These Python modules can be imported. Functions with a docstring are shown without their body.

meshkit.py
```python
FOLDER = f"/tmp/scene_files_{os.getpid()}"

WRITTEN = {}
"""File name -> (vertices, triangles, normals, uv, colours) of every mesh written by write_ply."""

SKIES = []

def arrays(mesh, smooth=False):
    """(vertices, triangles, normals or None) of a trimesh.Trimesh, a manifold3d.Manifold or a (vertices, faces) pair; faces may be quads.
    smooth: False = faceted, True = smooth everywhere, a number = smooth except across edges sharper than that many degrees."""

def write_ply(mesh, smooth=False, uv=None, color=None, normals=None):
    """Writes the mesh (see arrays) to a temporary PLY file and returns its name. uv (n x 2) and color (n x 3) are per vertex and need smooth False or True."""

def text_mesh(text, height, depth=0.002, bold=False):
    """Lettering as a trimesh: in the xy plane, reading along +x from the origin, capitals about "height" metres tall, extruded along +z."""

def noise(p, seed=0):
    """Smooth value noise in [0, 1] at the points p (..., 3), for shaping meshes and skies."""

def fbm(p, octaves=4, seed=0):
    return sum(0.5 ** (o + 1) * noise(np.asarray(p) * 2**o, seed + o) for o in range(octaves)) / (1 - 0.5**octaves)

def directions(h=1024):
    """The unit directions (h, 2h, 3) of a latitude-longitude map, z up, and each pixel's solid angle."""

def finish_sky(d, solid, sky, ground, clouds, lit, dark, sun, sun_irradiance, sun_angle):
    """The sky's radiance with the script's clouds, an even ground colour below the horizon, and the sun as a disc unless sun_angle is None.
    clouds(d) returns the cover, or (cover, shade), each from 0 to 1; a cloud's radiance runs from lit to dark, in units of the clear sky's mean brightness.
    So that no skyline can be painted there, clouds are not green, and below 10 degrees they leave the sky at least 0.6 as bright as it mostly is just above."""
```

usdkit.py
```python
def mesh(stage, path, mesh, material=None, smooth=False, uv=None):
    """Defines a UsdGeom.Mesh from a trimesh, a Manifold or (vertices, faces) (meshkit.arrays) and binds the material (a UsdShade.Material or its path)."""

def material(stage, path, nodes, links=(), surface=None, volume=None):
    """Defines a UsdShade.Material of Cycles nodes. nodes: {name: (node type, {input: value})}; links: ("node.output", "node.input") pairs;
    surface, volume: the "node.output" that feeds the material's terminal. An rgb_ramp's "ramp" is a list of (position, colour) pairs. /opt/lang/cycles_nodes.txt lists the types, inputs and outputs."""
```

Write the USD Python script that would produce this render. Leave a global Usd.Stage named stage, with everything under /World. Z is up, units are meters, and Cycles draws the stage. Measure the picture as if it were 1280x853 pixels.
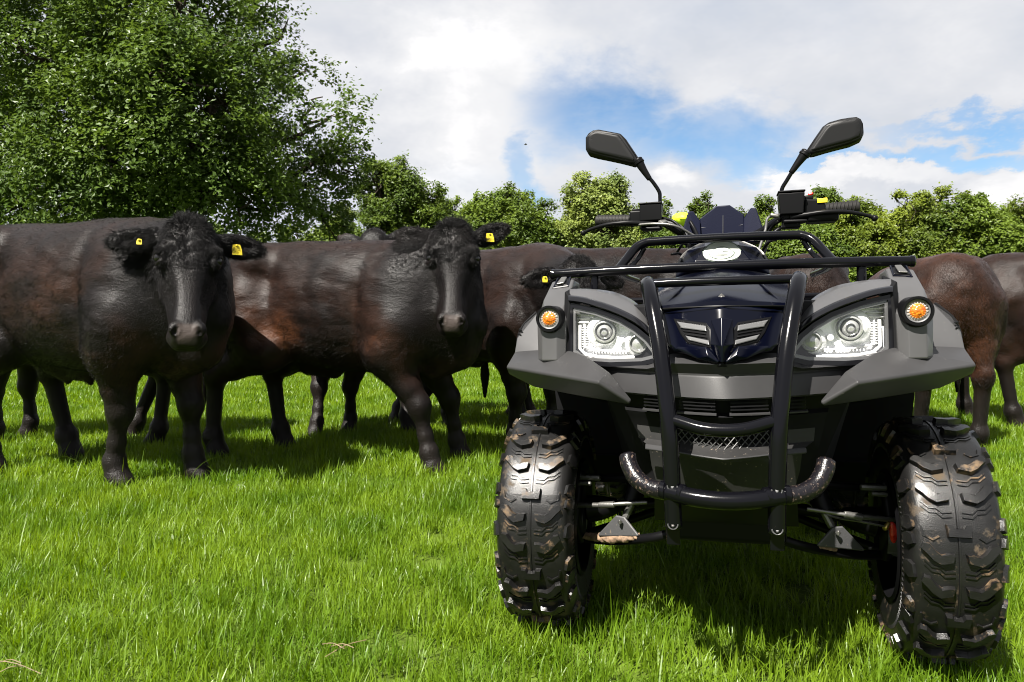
import math, sys
import numpy as np, trimesh
from shapely.geometry import Polygon, LineString, box as sbox
from scipy.spatial import ConvexHull
from pxr import Usd, UsdGeom, UsdLux, UsdShade, Gf, Sdf, Vt
import usdkit, meshkit

stage = Usd.Stage.CreateInMemory()
UsdGeom.SetStageUpAxis(stage, 'Z'); UsdGeom.SetStageMetersPerUnit(stage, 1.0)
UsdGeom.Xform.Define(stage, '/World'); UsdGeom.Scope.Define(stage, '/World/Looks')
PI = math.pi

# ------------------------------------------------------------------ camera, sky, sun, exposure
EXPOSURE = 1.98
SUN_AZ, SUN_EL = math.radians(36), math.radians(52)          # azimuth: left of straight behind the camera
SUN_STRENGTH = 1.25
SKY_STRENGTH = 0.05
cam = UsdGeom.Camera.Define(stage, '/World/camera')
cam.CreateHorizontalApertureAttr(36.0); cam.CreateFocalLengthAttr(27.0)
cam.CreateClippingRangeAttr((0.05, 5000.0)); cam.CreateExposureAttr(EXPOSURE)
CAM_H, PITCH = 0.874, 1.79
cam.AddTranslateOp().Set((0, 0, CAM_H)); cam.AddRotateXOp().Set(90 - PITCH)

to_sun = np.array([-math.sin(SUN_AZ) * math.cos(SUN_EL), -math.cos(SUN_AZ) * math.cos(SUN_EL), math.sin(SUN_EL)])
sun = UsdLux.DistantLight.Define(stage, '/World/sun')
sun.CreateIntensityAttr(SUN_STRENGTH); sun.CreateAngleAttr(0.53); sun.CreateNormalizeAttr(True); sun.CreateColorAttr((1.0, 0.95, 0.87))
zq = Gf.Rotation(Gf.Vec3d(0, 0, 1), Gf.Vec3d(*to_sun))
sun.AddOrientOp(UsdGeom.XformOp.PrecisionDouble).Set(Gf.Quatd(zq.GetQuat()))

def sky_material():
    N, Lk = {}, []
    N['tc'] = ('texture_coordinate', {}); gen = 'tc.generated'
    N['sky'] = ('sky_texture', dict(sky_type='single_scattering', sun_disc=False, sun_elevation=SUN_EL,
                sun_rotation=math.atan2(to_sun[0], to_sun[1]), air_density=1.0, aerosol_density=0.6, ozone_density=1.6))
    N['xyz'] = ('separate_xyz', {}); Lk.append((gen, 'xyz.vector'))
    N['az'] = ('math', dict(math_type='arctan2')); Lk += [('xyz.x', 'az.value1'), ('xyz.y', 'az.value2')]
    N['el'] = ('math', dict(math_type='arcsine')); Lk += [('xyz.z', 'el.value1')]
    N['ae'] = ('combine_xyz', {}); Lk += [('az.value', 'ae.x'), ('el.value', 'ae.y')]
    # domain-warped cloud noise; clouds get flatter towards the horizon
    N['m1'] = ('mapping', dict(scale=(2.6, 2.6, 5.0), location=(3.1, 1.7, 0.4))); Lk.append((gen, 'm1.vector'))
    N['n1'] = ('noise_texture', dict(scale=1.0, detail=9.0, roughness=0.56, distortion=0.25)); Lk.append(('m1.vector', 'n1.vector'))
    N['m2'] = ('mapping', dict(scale=(7.0, 7.0, 13.0), location=(1.3, 5.2, 2.2))); Lk.append((gen, 'm2.vector'))
    N['n2'] = ('noise_texture', dict(scale=1.0, detail=8.0, roughness=0.6, distortion=0.15)); Lk.append(('m2.vector', 'n2.vector'))
    # ragged edges for the soft masks: the coordinates are moved by noise
    N['wv'] = ('vector_math', dict(math_type='subtract', vector2=(0.5, 0.5, 0.5))); Lk.append(('n2.color', 'wv.vector1'))
    N['ws'] = ('vector_math', dict(math_type='scale', scale=0.17)); Lk.append(('wv.vector', 'ws.vector1'))
    N['aw'] = ('vector_math', dict(math_type='add')); Lk += [('ae.vector', 'aw.vector1'), ('ws.vector', 'aw.vector2')]
    k = [0]
    def blob(px, py, rx, ry, lo=0.35, hi=1.15):
        """A soft elliptical patch of the sky, 1 inside and 0 outside; returns its output name."""
        i = k[0]; k[0] += 1
        a, e = math.atan2(px - 640, 960), math.atan2(396.5 - py, math.hypot(960, px - 640))
        sx, sy = 960 / rx, 960 / ry
        N[f'bm{i}'] = ('mapping', dict(scale=(sx, sy, 0.0), location=(-a * sx, -e * sy, 0.0))); Lk.append(('aw.vector', f'bm{i}.vector'))
        N[f'bl{i}'] = ('vector_math', dict(math_type='length')); Lk.append((f'bm{i}.vector', f'bl{i}.vector1'))
        N[f'br{i}'] = ('map_range', dict(range_type='smoothstep', from_min=lo, from_max=hi, to_min=1.0, to_max=0.0, clamp=True)); Lk.append((f'bl{i}.value', f'br{i}.value'))
        return f'br{i}.result'
    def fold(outs, how):
        cur = outs[0]
        for o in outs[1:]:
            i = k[0]; k[0] += 1
            N[f'f{i}'] = ('math', dict(math_type=how)); Lk.extend([(cur, f'f{i}.value1'), (o, f'f{i}.value2')]); cur = f'f{i}.value'
        return cur
    gaps = fold([blob(750, 138, 118, 74), blob(880, 170, 150, 54), blob(662, 220, 30, 50), blob(1000, 208, 90, 20), blob(1210, 190, 190, 15),
                 blob(1230, 152, 110, 9, 0.1, 1.6), blob(935, 205, 60, 40)], 'maximum')
    puffs = fold([blob(1075, 246, 120, 42, 0.82, 1.0), blob(1265, 240, 75, 44, 0.82, 1.0), blob(838, 252, 44, 28, 0.8, 1.0), blob(960, 262, 110, 32, 0.6, 1.1),
                  blob(1180, 262, 140, 30, 0.8, 1.0)], 'maximum')
    # cover = clamp(noise-broken layer - gaps) max puffs
    N['c0'] = ('map_range', dict(range_type='smoothstep', from_min=0.30, from_max=0.52, to_min=0.0, to_max=1.0, clamp=True)); Lk.append(('n1.fac', 'c0.value'))
    N['c1'] = ('math', dict(math_type='multiply_add', value2=0.14, value3=0.86)); Lk.append(('c0.result', 'c1.value1'))
    N['gn'] = ('map_range', dict(from_min=0.36, from_max=0.56, to_min=1.0, to_max=0.66, clamp=True)); Lk.append(('n2.fac', 'gn.value'))
    N['g1'] = ('math', dict(math_type='multiply')); Lk += [(gaps, 'g1.value1'), ('gn.result', 'g1.value2')]
    N['c2'] = ('math', dict(math_type='subtract', use_clamp=True)); Lk += [('c1.value', 'c2.value1'), ('g1.value', 'c2.value2')]
    N['c3'] = ('math', dict(math_type='maximum', use_clamp=True)); Lk += [('c2.value', 'c3.value1'), (puffs, 'c3.value2')]
    # brightness of the cloud: grey bellies, bright sunlit heaps
    lit = fold([blob(575, 150, 130, 120, 0.1, 1.3), blob(600, 70, 160, 70, 0.1, 1.3), blob(1060, 225, 140, 22, 0.3, 1.2), blob(1268, 222, 70, 34, 0.3, 1.2), blob(838, 245, 40, 24, 0.4, 1.1),
                blob(560, 225, 120, 45, 0.2, 1.2)], 'maximum')
    N['l0'] = ('map_range', dict(from_min=0.34, from_max=0.66, to_min=0.05, to_max=0.5, clamp=True)); Lk.append(('n2.fac', 'l0.value'))
    N['l1'] = ('math', dict(math_type='multiply_add', value2=0.55)); Lk += [(lit, 'l1.value1'), ('l0.result', 'l1.value3')]
    N['cr'] = ('rgb_ramp', dict(ramp=[(0.0, (3.45, 3.62, 3.95)), (0.35, (3.95, 4.03, 4.25)), (0.75, (4.7, 4.7, 4.78)), (1.0, (5.7, 5.6, 5.6))])); Lk.append(('l1.value', 'cr.fac'))
    N['mx'] = ('mix_color', dict(use_clamp=False)); Lk += [('c3.value', 'mx.fac'), ('skb.color', 'mx.a'), ('cr.color', 'mx.b')]
    N['skb'] = ('hsv', dict(saturation=1.16, value=0.77, fac=1.0)); Lk.append(('sky.color', 'skb.color'))
    N['bg'] = ('background_shader', dict(strength=SKY_STRENGTH)); Lk.append(('mx.result', 'bg.color'))
    return usdkit.material(stage, '/World/Looks/sky_look', N, Lk, surface='bg.background')
dome = UsdLux.DomeLight.Define(stage, '/World/sky'); dome.CreateIntensityAttr(1.0)
UsdShade.MaterialBindingAPI.Apply(dome.GetPrim()).Bind(sky_material())
dome.GetPrim().SetCustomDataByKey('label', 'bright sky with broken white cloud'); dome.GetPrim().SetCustomDataByKey('kind', 'structure')

# ------------------------------------------------------------------ helpers
_names = {}
def numbered(parent, name):
    key = (parent, name); n = _names.get(key, 0); _names[key] = n + 1
    return f'{parent}/{name}' + (f'_{n:03d}' if n else '')
def tag(prim, label=None, cat=None, group=None, kind=None):
    for k_, v_ in (('label', label), ('category', cat), ('group', group), ('kind', kind)):
        if v_: prim.SetCustomDataByKey(k_, v_)
    return prim
def path_of(parent):
    return '/World' if parent is None else str(parent.GetPath())
def obj(name, mesh, mat, parent=None, smooth=35, tint=None, **cd):
    """ONE Mesh prim under parent (or /World)."""
    p = numbered(path_of(parent), name)
    if isinstance(mesh, list): mesh = cat_mesh(mesh)
    m = usdkit.mesh(stage, p, mesh, mat, smooth)
    m.CreateDoubleSidedAttr(True)
    if tint is not None:
        UsdGeom.PrimvarsAPI(m).CreatePrimvar('tint', Sdf.ValueTypeNames.FloatArray, 'vertex').Set(Vt.FloatArray.FromNumpy(np.asarray(tint, np.float32)))
    return tag(m.GetPrim(), **cd)
def node(name, parent=None, loc=None, rz=0.0, ry=0.0, **cd):
    x = UsdGeom.Xform.Define(stage, numbered(path_of(parent), name))
    if loc is not None: x.AddTranslateOp().Set(tuple(map(float, loc)))
    if rz: x.AddRotateZOp().Set(float(rz))
    if ry: x.AddRotateYOp().Set(float(ry))
    return tag(x.GetPrim(), **cd)
def cat_mesh(ms):
    vs, fs, n = [], [], 0
    for m in ms:
        v, f = (np.asarray(m[0], float), np.asarray(m[1], int)) if isinstance(m, tuple) else (np.asarray(m.vertices), np.asarray(m.faces))
        vs.append(v); fs.append(f + n); n += len(v)
    return trimesh.Trimesh(np.vstack(vs), np.vstack(fs), process=False)
def mirror(m):
    v = np.array(m.vertices); v[:, 0] *= -1
    return trimesh.Trimesh(v, np.array(m.faces)[:, ::-1], process=False)
def L2(p):                                             # (u right, v forward, z) of the quad -> its local x, y, z
    p = np.asarray(p, float)
    return np.stack([p[..., 0], -p[..., 1], p[..., 2]], -1)
_ICO = {k_: np.array(trimesh.creation.icosphere(k_).vertices) for k_ in (1, 2)}
def rhull(pts, r=0.006, sub=1):
    """A solid with rounded edges: the hull of small spheres at the points (quad coordinates u, v, z)."""
    p = L2(pts); r = np.broadcast_to(np.asarray(r, float), (len(p),))
    q = (p[:, None] + _ICO[sub][None] * r[:, None, None]).reshape(-1, 3)
    return trimesh.convex.convex_hull(q)
def catmull(p, n=8):
    p = np.asarray(p, float)
    if len(p) < 3: return np.array([p[0] + (p[-1] - p[0]) * t for t in np.linspace(0, 1, n + 1)])
    q = np.vstack([2 * p[0] - p[1], p, 2 * p[-1] - p[-2]]); out = []
    for i in range(1, len(q) - 2):
        for t in np.arange(n) / n:
            a, b, c, d = q[i - 1:i + 3]
            out.append(0.5 * (2 * b + (c - a) * t + (2 * a - 5 * b + 4 * c - d) * t * t + (3 * b - a - 3 * c + d) * t ** 3))
    return np.array(out + [p[-1]])
def tube(pts, r, sides=14, n=8, curve=True, raw=False, cap=True):
    """A round tube along points (quad coordinates unless raw) with domed ends."""
    p = np.asarray(pts, float) if raw else L2(pts)
    rr = np.broadcast_to(np.asarray(r, float), (len(p),)).astype(float)
    if curve:
        rr = np.interp(np.linspace(0, len(p) - 1, (len(p) - 1) * n + 1), np.arange(len(p)), rr); p = catmull(p, n)
        if len(p) != len(rr): rr = np.interp(np.linspace(0, 1, len(p)), np.linspace(0, 1, len(rr)), rr)
    if cap:
        t0, t1 = p[0] - p[1], p[-1] - p[-2]; t0 /= np.linalg.norm(t0); t1 /= np.linalg.norm(t1)
        p = np.vstack([p[0] + t0 * rr[0] * .35, p[0] + t0 * rr[0] * .22, p, p[-1] + t1 * rr[-1] * .22, p[-1] + t1 * rr[-1] * .35])
        rr = np.r_[rr[0] * .05, rr[0] * .75, rr, rr[-1] * .75, rr[-1] * .05]
    t = np.gradient(p, axis=0); t /= np.linalg.norm(t, axis=1, keepdims=True) + 1e-12
    a = np.cross(t[0], [0, 0, 1.0]);  a = np.cross(t[0], [1.0, 0, 0]) if np.linalg.norm(a) < .1 else a
    A = []
    for ti in t:
        a = a - ti * (a @ ti); a /= np.linalg.norm(a) + 1e-12; A.append(a)
    A = np.array(A); B = np.cross(t, A); th = np.arange(sides) * 2 * PI / sides
    v = p[:, None] + rr[:, None, None] * (np.cos(th)[None, :, None] * A[:, None] + np.sin(th)[None, :, None] * B[:, None])
    return grid_mesh(v, wrap=True)
def grid_mesh(v, wrap=False):
    n, m = v.shape[:2]; i, j = np.meshgrid(np.arange(n - 1), np.arange(m if wrap else m - 1), indexing='ij')
    a, b, c, d = i * m + j, i * m + (j + 1) % m, (i + 1) * m + (j + 1) % m, (i + 1) * m + j
    f = np.vstack([np.stack([a, b, c], -1).reshape(-1, 3), np.stack([a, c, d], -1).reshape(-1, 3)])
    return trimesh.Trimesh(v.reshape(-1, 3), f, process=False)
def loft(rows, t=0.004, n=1):
    """A sheet of thickness t through rows of points (quad coordinates); every row has as many points as the others."""
    R = np.array([L2(catmull(r, n) if n > 1 else r) for r in rows])
    fr = grid_mesh(R); tm = trimesh.Trimesh(fr.vertices, fr.faces, process=False)
    nn = np.array(tm.vertex_normals).reshape(R.shape)
    if (nn[..., 1].mean() > 0): nn = -nn
    back = R - nn * t
    edge = lambda a, b: grid_mesh(np.array([a, b]))
    return cat_mesh([fr, grid_mesh(back), edge(R[0], back[0]), edge(R[-1], back[-1]), edge(R[:, 0], back[:, 0]), edge(R[:, -1], back[:, -1])])
def dense(ring, res):
    c = np.asarray(ring.coords)[:-1]; out = []
    for a, b in zip(c, np.roll(c, -1, 0)):
        k_ = max(1, int(np.linalg.norm(b - a) / res)); out += [a + (b - a) * i / k_ for i in range(k_)]
    return out
def panel(poly, vf, t=0.02, r=0.005, res=0.012, dome=0.0, dome_w=0.05):
    """A plate of outline poly in (u, z) whose front lies at v = vf(u, z), with a rounded rim of radius r and a domed front."""
    poly = Polygon(poly) if not isinstance(poly, Polygon) else poly
    poly = poly.buffer(0); poly = Polygon(dense(poly.exterior, res))
    steps = [0.0, r * .3, r] + ([dome_w * .35, dome_w * .7] if dome else [])
    rings, cur = [], poly
    for s_ in steps:
        q = poly.buffer(-s_) if s_ else poly
        if q.is_empty or q.geom_type != 'Polygon': break
        q = Polygon(q.exterior).simplify(res * .15); rings.append(q)
    V, Fc = [], []
    n = 0
    for i, q in enumerate(rings):
        g = Polygon(q.exterior, [rings[i + 1].exterior.coords]) if i + 1 < len(rings) else q
        try: v2, f2 = trimesh.creation.triangulate_polygon(g, engine='earcut')
        except Exception: continue
        if i + 1 == len(rings):
            v3, f3 = trimesh.remesh.subdivide_to_size(np.c_[v2, np.zeros(len(v2))], f2, res * 2.2, max_iter=8); v2, f2 = v3[:, :2], f3
        V.append(v2); Fc.append(np.asarray(f2) + n); n += len(v2)
    v2, f2 = np.vstack(V), np.vstack(Fc)
    from shapely import points, distance
    d = distance(points(v2), poly.exterior)
    prof = np.where(d < r, r - np.sqrt(np.maximum(r * r - (r - np.minimum(d, r)) ** 2, 0)), 0)
    bul = dome * np.sqrt(1 - (1 - np.minimum(d / dome_w, 1)) ** 2) if dome else 0
    vv = vf(v2[:, 0], v2[:, 1]) - prof + bul
    front = (L2(np.c_[v2[:, 0], vv, v2[:, 1]]), f2)
    e = np.array(dense(poly.exterior, res)); ev = vf(e[:, 0], e[:, 1])
    side = grid_mesh(np.array([L2(np.c_[e[:, 0], ev - r, e[:, 1]]), L2(np.c_[e[:, 0], ev - t, e[:, 1]])]), wrap=True)
    bv, bf = trimesh.creation.triangulate_polygon(poly, engine='earcut')
    back = (L2(np.c_[bv[:, 0], vf(bv[:, 0], bv[:, 1]) - t, bv[:, 1]]), bf)
    m = cat_mesh([front, side, back]); m.merge_vertices(); return m
def boxm(c, size):
    b = trimesh.creation.box(size); b.apply_translation(c); return b
def mat(name, nodes, links=(), surface='p.BSDF', volume=None):
    return usdkit.material(stage, '/World/Looks/' + name, nodes, links, surface=surface, volume=volume)
def solid(name, color, rough=0.5, metallic=0.0, coat=0.0, spec=0.5, bump=0.0, bscale=300.0, var=0.0, vscale=20.0, dust=None, **kw):
    """A plain surface with fine relief, slight tone variation and, if asked, dust or mud of its own colour (dust = colour, amount, scale)."""
    N = {'p': ('principled_bsdf', dict(base_color=color, roughness=rough, metallic=metallic, specular_ior_level=spec, coat_weight=coat, coat_roughness=0.05, **kw)), 'tc': ('texture_coordinate', {})}
    Lk = []; col = None
    if var:
        N['nv'] = ('noise_texture', dict(scale=vscale, detail=5.0)); Lk.append(('tc.object', 'nv.vector'))
        N['rv'] = ('rgb_ramp', dict(ramp=[(0.3, tuple(c * (1 - var) for c in color)), (0.7, tuple(min(1, c * (1 + var)) for c in color))])); Lk.append(('nv.fac', 'rv.fac'))
        col = 'rv.color'
    if dust:
        dc, amount, ds = dust
        N['nd'] = ('noise_texture', dict(scale=ds, detail=6.0, roughness=0.7)); Lk.append(('tc.object', 'nd.vector'))
        N['md'] = ('map_range', dict(from_min=0.72 - amount * .4, from_max=0.80 - amount * .3, to_min=0.0, to_max=1.0, clamp=True)); Lk.append(('nd.fac', 'md.value'))
        N['mc'] = ('mix_color', dict(a=color, b=dc)); Lk.append(('md.result', 'mc.fac'))
        if col: Lk.append((col, 'mc.a'))
        col = 'mc.result'
        N['rr'] = ('mix_float', dict(a=rough, b=0.85)); Lk += [('md.result', 'rr.fac'), ('rr.result', 'p.roughness')]
    if col: Lk.append((col, 'p.base_color'))
    if bump:
        N['nb'] = ('noise_texture', dict(scale=bscale, detail=3.0)); Lk.append(('tc.object', 'nb.vector'))
        N['b'] = ('bump', dict(strength=bump, distance=0.002)); Lk += [('nb.fac', 'b.height'), ('b.normal', 'p.normal')]
    return mat(name, N, Lk)
# pixel of the photograph (1280 x 853) at world depth Y, and on the ground
_p = math.radians(PITCH)
def ray(px, py):
    x, z = (px - 640) / 960, -(py - 426.5) / 960
    return np.array([x, math.cos(_p) + z * math.sin(_p), -math.sin(_p) + z * math.cos(_p)])
def at(px, py, Y):
    d = ray(px, py); return np.array([0, 0, CAM_H]) + d * (Y / d[1])
def on_ground(px, py):
    d = ray(px, py); return np.array([0, 0, CAM_H]) - d * (CAM_H / d[2])
# ------------------------------------------------------------------ ground and grass
rng = np.random.default_rng(7)
def gz(x, y):
    x, y = np.asarray(x, float), np.asarray(y, float)
    return 0.022 * (meshkit.fbm(np.stack([x * .8, y * .8, x * 0 + 3.3], -1), 3, 5) - .5)
soil = mat('field_look', {'g': ('geometry', {}), 'n': ('noise_texture', dict(scale=0.7, detail=6.0)), 'n2': ('noise_texture', dict(scale=22.0, detail=5.0)),
    'r': ('rgb_ramp', dict(ramp=[(0.3, (0.045, 0.075, 0.009)), (0.7, (0.08, 0.12, 0.013))])), 'm': ('mix', dict(mix_type='multiply', fac=0.6)),
    'r2': ('rgb_ramp', dict(ramp=[(0.35, (0.4, 0.4, 0.35)), (0.65, (1.0, 1.0, 1.0))])), 'p': ('principled_bsdf', dict(roughness=0.9, specular_ior_level=0.1)), 'b': ('bump', dict(strength=0.6, distance=0.03))},
    [('g.position', 'n.vector'), ('g.position', 'n2.vector'), ('n.fac', 'r.fac'), ('n2.fac', 'r2.fac'), ('r.color', 'm.color1'), ('r2.color', 'm.color2'), ('m.color', 'p.base_color'), ('n2.fac', 'b.height'), ('b.normal', 'p.normal')])
xs = np.r_[-400, -120, -60, -30, np.linspace(-16, 16, 129), 30, 60, 120, 400]; ys = np.r_[-120, -40, -15, -4, np.linspace(0, 28, 113), 34, 45, 70, 120, 250, 600]
X, Y = np.meshgrid(xs, ys, indexing='ij')
near = np.clip((16.5 - np.abs(X)) / 4, 0, 1) * np.clip((29 - Y) / 4, 0, 1) * np.clip((Y + 4) / 4, 0, 1)
obj('field', grid_mesh(np.stack([X, Y, gz(X, Y) * near - .018], -1)), soil, smooth=True, label='green grass pasture', kind='structure')

def leafy(name, ramp, trans, rough=0.45, patch=None, tr=0.4, spec=0.35):
    """Blade or leaf: tone from a ramp by a random value per blade, partly see-through to light from behind. patch = (scale, low, high) multiplies tone over the ground."""
    N = {'g': ('geometry', {}), 'r': ('rgb_ramp', dict(ramp=ramp)), 'p': ('principled_bsdf', dict(roughness=rough, specular_ior_level=spec)), 't': ('translucent_bsdf', {}),
         'h': ('hsv', dict(hue=0.49, saturation=1.05, value=trans, fac=1.0)), 'm': ('mix_closure', dict(fac=tr))}
    Lk = [('g.random_per_island', 'r.fac'), ('h.color', 't.color'), ('p.BSDF', 'm.closure1'), ('t.BSDF', 'm.closure2')]
    col = 'r.color'
    if patch:
        N['n'] = ('noise_texture', dict(scale=patch[0], detail=4.0)); N['pr'] = ('rgb_ramp', dict(ramp=[(0.36, patch[1]), (0.62, patch[2])])); N['mm'] = ('mix', dict(mix_type='multiply', fac=1.0))
        Lk += [('g.position', 'n.vector'), ('n.fac', 'pr.fac'), ('r.color', 'mm.color1'), ('pr.color', 'mm.color2')]; col = 'mm.color'
    Lk += [(col, 'p.base_color'), (col, 'h.color')]
    return mat(name, N, Lk, surface='m.closure')
grass_mat = leafy('grass_look', [(0.0, (0.115, 0.190, 0.010)), (0.35, (0.300, 0.435, 0.020)), (0.70, (0.465, 0.59, 0.050)), (0.93, (0.56, 0.63, 0.11)), (1.0, (0.60, 0.52, 0.24))], 1.25,
                  patch=(2.3, (0.60, 0.72, 0.55), (1.12, 1.08, 1.1)), tr=0.48, rough=.40, spec=.34)

def grass_patch(size, n, h0, h1, w, segs, seed, lean=0.5):
    r = np.random.default_rng(seed)
    # blades gather in tufts
    nt = max(4, n // 14); tc = r.uniform(-size / 2, size / 2, (nt, 2)); ti = r.integers(0, nt, n)
    base = np.where(r.random((n, 1)) < .6, tc[ti] + r.normal(0, .018, (n, 2)), r.uniform(-size / 2, size / 2, (n, 2)))
    base = (base + size / 2) % size - size / 2
    tuft_h = r.uniform(.75, 1.25, nt)[ti]
    h = r.uniform(h0, h1, n) * tuft_h; az = r.uniform(0, 2 * PI, n); ln = np.abs(r.normal(0, lean, n)) + .08; cur = r.uniform(.2, 1.3, n)
    d = np.stack([np.cos(az), np.sin(az)], 1); fa = az + PI / 2 + r.normal(0, .5, n); wd = np.stack([np.cos(fa), np.sin(fa)], 1) * (w * r.uniform(.6, 1.3, n))[:, None]
    V, F = [], []
    K = segs
    rows = []
    for k_ in range(K + 1):
        t = k_ / K; ang = ln * (.4 + cur * t)
        out = h * t * np.sin(np.minimum(ang, 1.45)) ; up = h * t * np.cos(np.minimum(ang, 1.45))
        c = np.c_[base + d * out[:, None], up - .006]
        wk = (1 - t ** 2.2) * .5
        if k_ < K: rows.append(np.stack([np.c_[c[:, :2] - wd * wk, c[:, 2]], np.c_[c[:, :2] + wd * wk, c[:, 2]]], 1))
        else: rows.append(c[:, None])
    v = np.concatenate(rows, 1); m = v.shape[1]; o = (np.arange(n) * m)[:, None]
    f = []
    for k_ in range(K - 1):
        a = 2 * k_; f += [o + [a, a + 1, a + 3], o + [a, a + 3, a + 2]]
    a = 2 * (K - 1); f.append(o + [a, a + 1, a + 2])
    return trimesh.Trimesh(v.reshape(-1, 3), np.vstack(f), process=False)

def instancer(name, protos, pos, yaw, scale, idx, material, parent=None, **cd):
    p = numbered(path_of(parent), name); pi = UsdGeom.PointInstancer.Define(stage, p); rel = pi.CreatePrototypesRel()
    for i, m in enumerate(protos):
        q = f'{p}/tuft' + (f'_{i:03d}' if i else ''); usdkit.mesh(stage, q, m, material, False).CreateDoubleSidedAttr(True); rel.AddTarget(q)
    pi.CreatePositionsAttr(Vt.Vec3fArray.FromNumpy(np.asarray(pos, np.float32)))
    z = np.zeros(len(yaw)); q = np.stack([z, z, np.sin(yaw / 2), np.cos(yaw / 2)], 1)
    pi.CreateOrientationsAttr(Vt.QuathArray([Gf.Quath(float(w_), 0.0, 0.0, float(k_)) for _, _, k_, w_ in q]))
    pi.CreateScalesAttr(Vt.Vec3fArray.FromNumpy(np.asarray(scale, np.float32))); pi.CreateProtoIndicesAttr(Vt.IntArray.FromNumpy(np.asarray(idx, np.int32)))
    return tag(pi.GetPrim(), **cd)
def sow(y0, y1, step, margin=0.6):
    gx, gy = np.meshgrid(np.arange(-30, 30, step), np.arange(y0, y1, step), indexing='ij'); p = np.stack([gx.ravel(), gy.ravel()], 1) + step / 2
    p = p[np.abs(p[:, 0]) < p[:, 1] * .70 + margin]
    return p + rng.uniform(-.12, .12, p.shape) * step
sets = []
for (y0, y1, step, n, h0, h1, w, segs, nv) in ((1.2, 3.6, .30, 900, .035, .095, .0034, 4, 8), (3.6, 7.2, .45, 1300, .035, .095, .0050, 3, 6), (7.2, 14.0, .9, 1800, .04, .095, .010, 2, 4), (14.0, 26.0, 1.8, 3400, .04, .10, .020, 2, 3)):
    pr = [grass_patch(step * 1.12, n, h0, h1, w, segs, 100 + int(y0 * 10) + i) for i in range(nv)]
    p = sow(y0, y1, step); sets.append((pr, p, len(p)))
protos = [m for s_ in sets for m in s_[0]]; off, P, I = 0, [], []
for pr, p, k_ in sets:
    P.append(np.c_[p, gz(p[:, 0], p[:, 1])]); I.append(off + rng.integers(0, len(pr), k_)); off += len(pr)
P, I = np.vstack(P), np.concatenate(I); hs = .72 + .44 * meshkit.fbm(np.c_[P[:, :2] * 1.1, P[:, 2] * 0], 3, 9); hs = hs * rng.uniform(.85, 1.15, len(P))
instancer('grass', protos, P, rng.uniform(0, 2 * PI, len(P)), np.stack([np.ones(len(P)), np.ones(len(P)), hs], 1), I, grass_mat, label='short lush green grass covering the pasture', cat='grass', kind='stuff')
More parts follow.
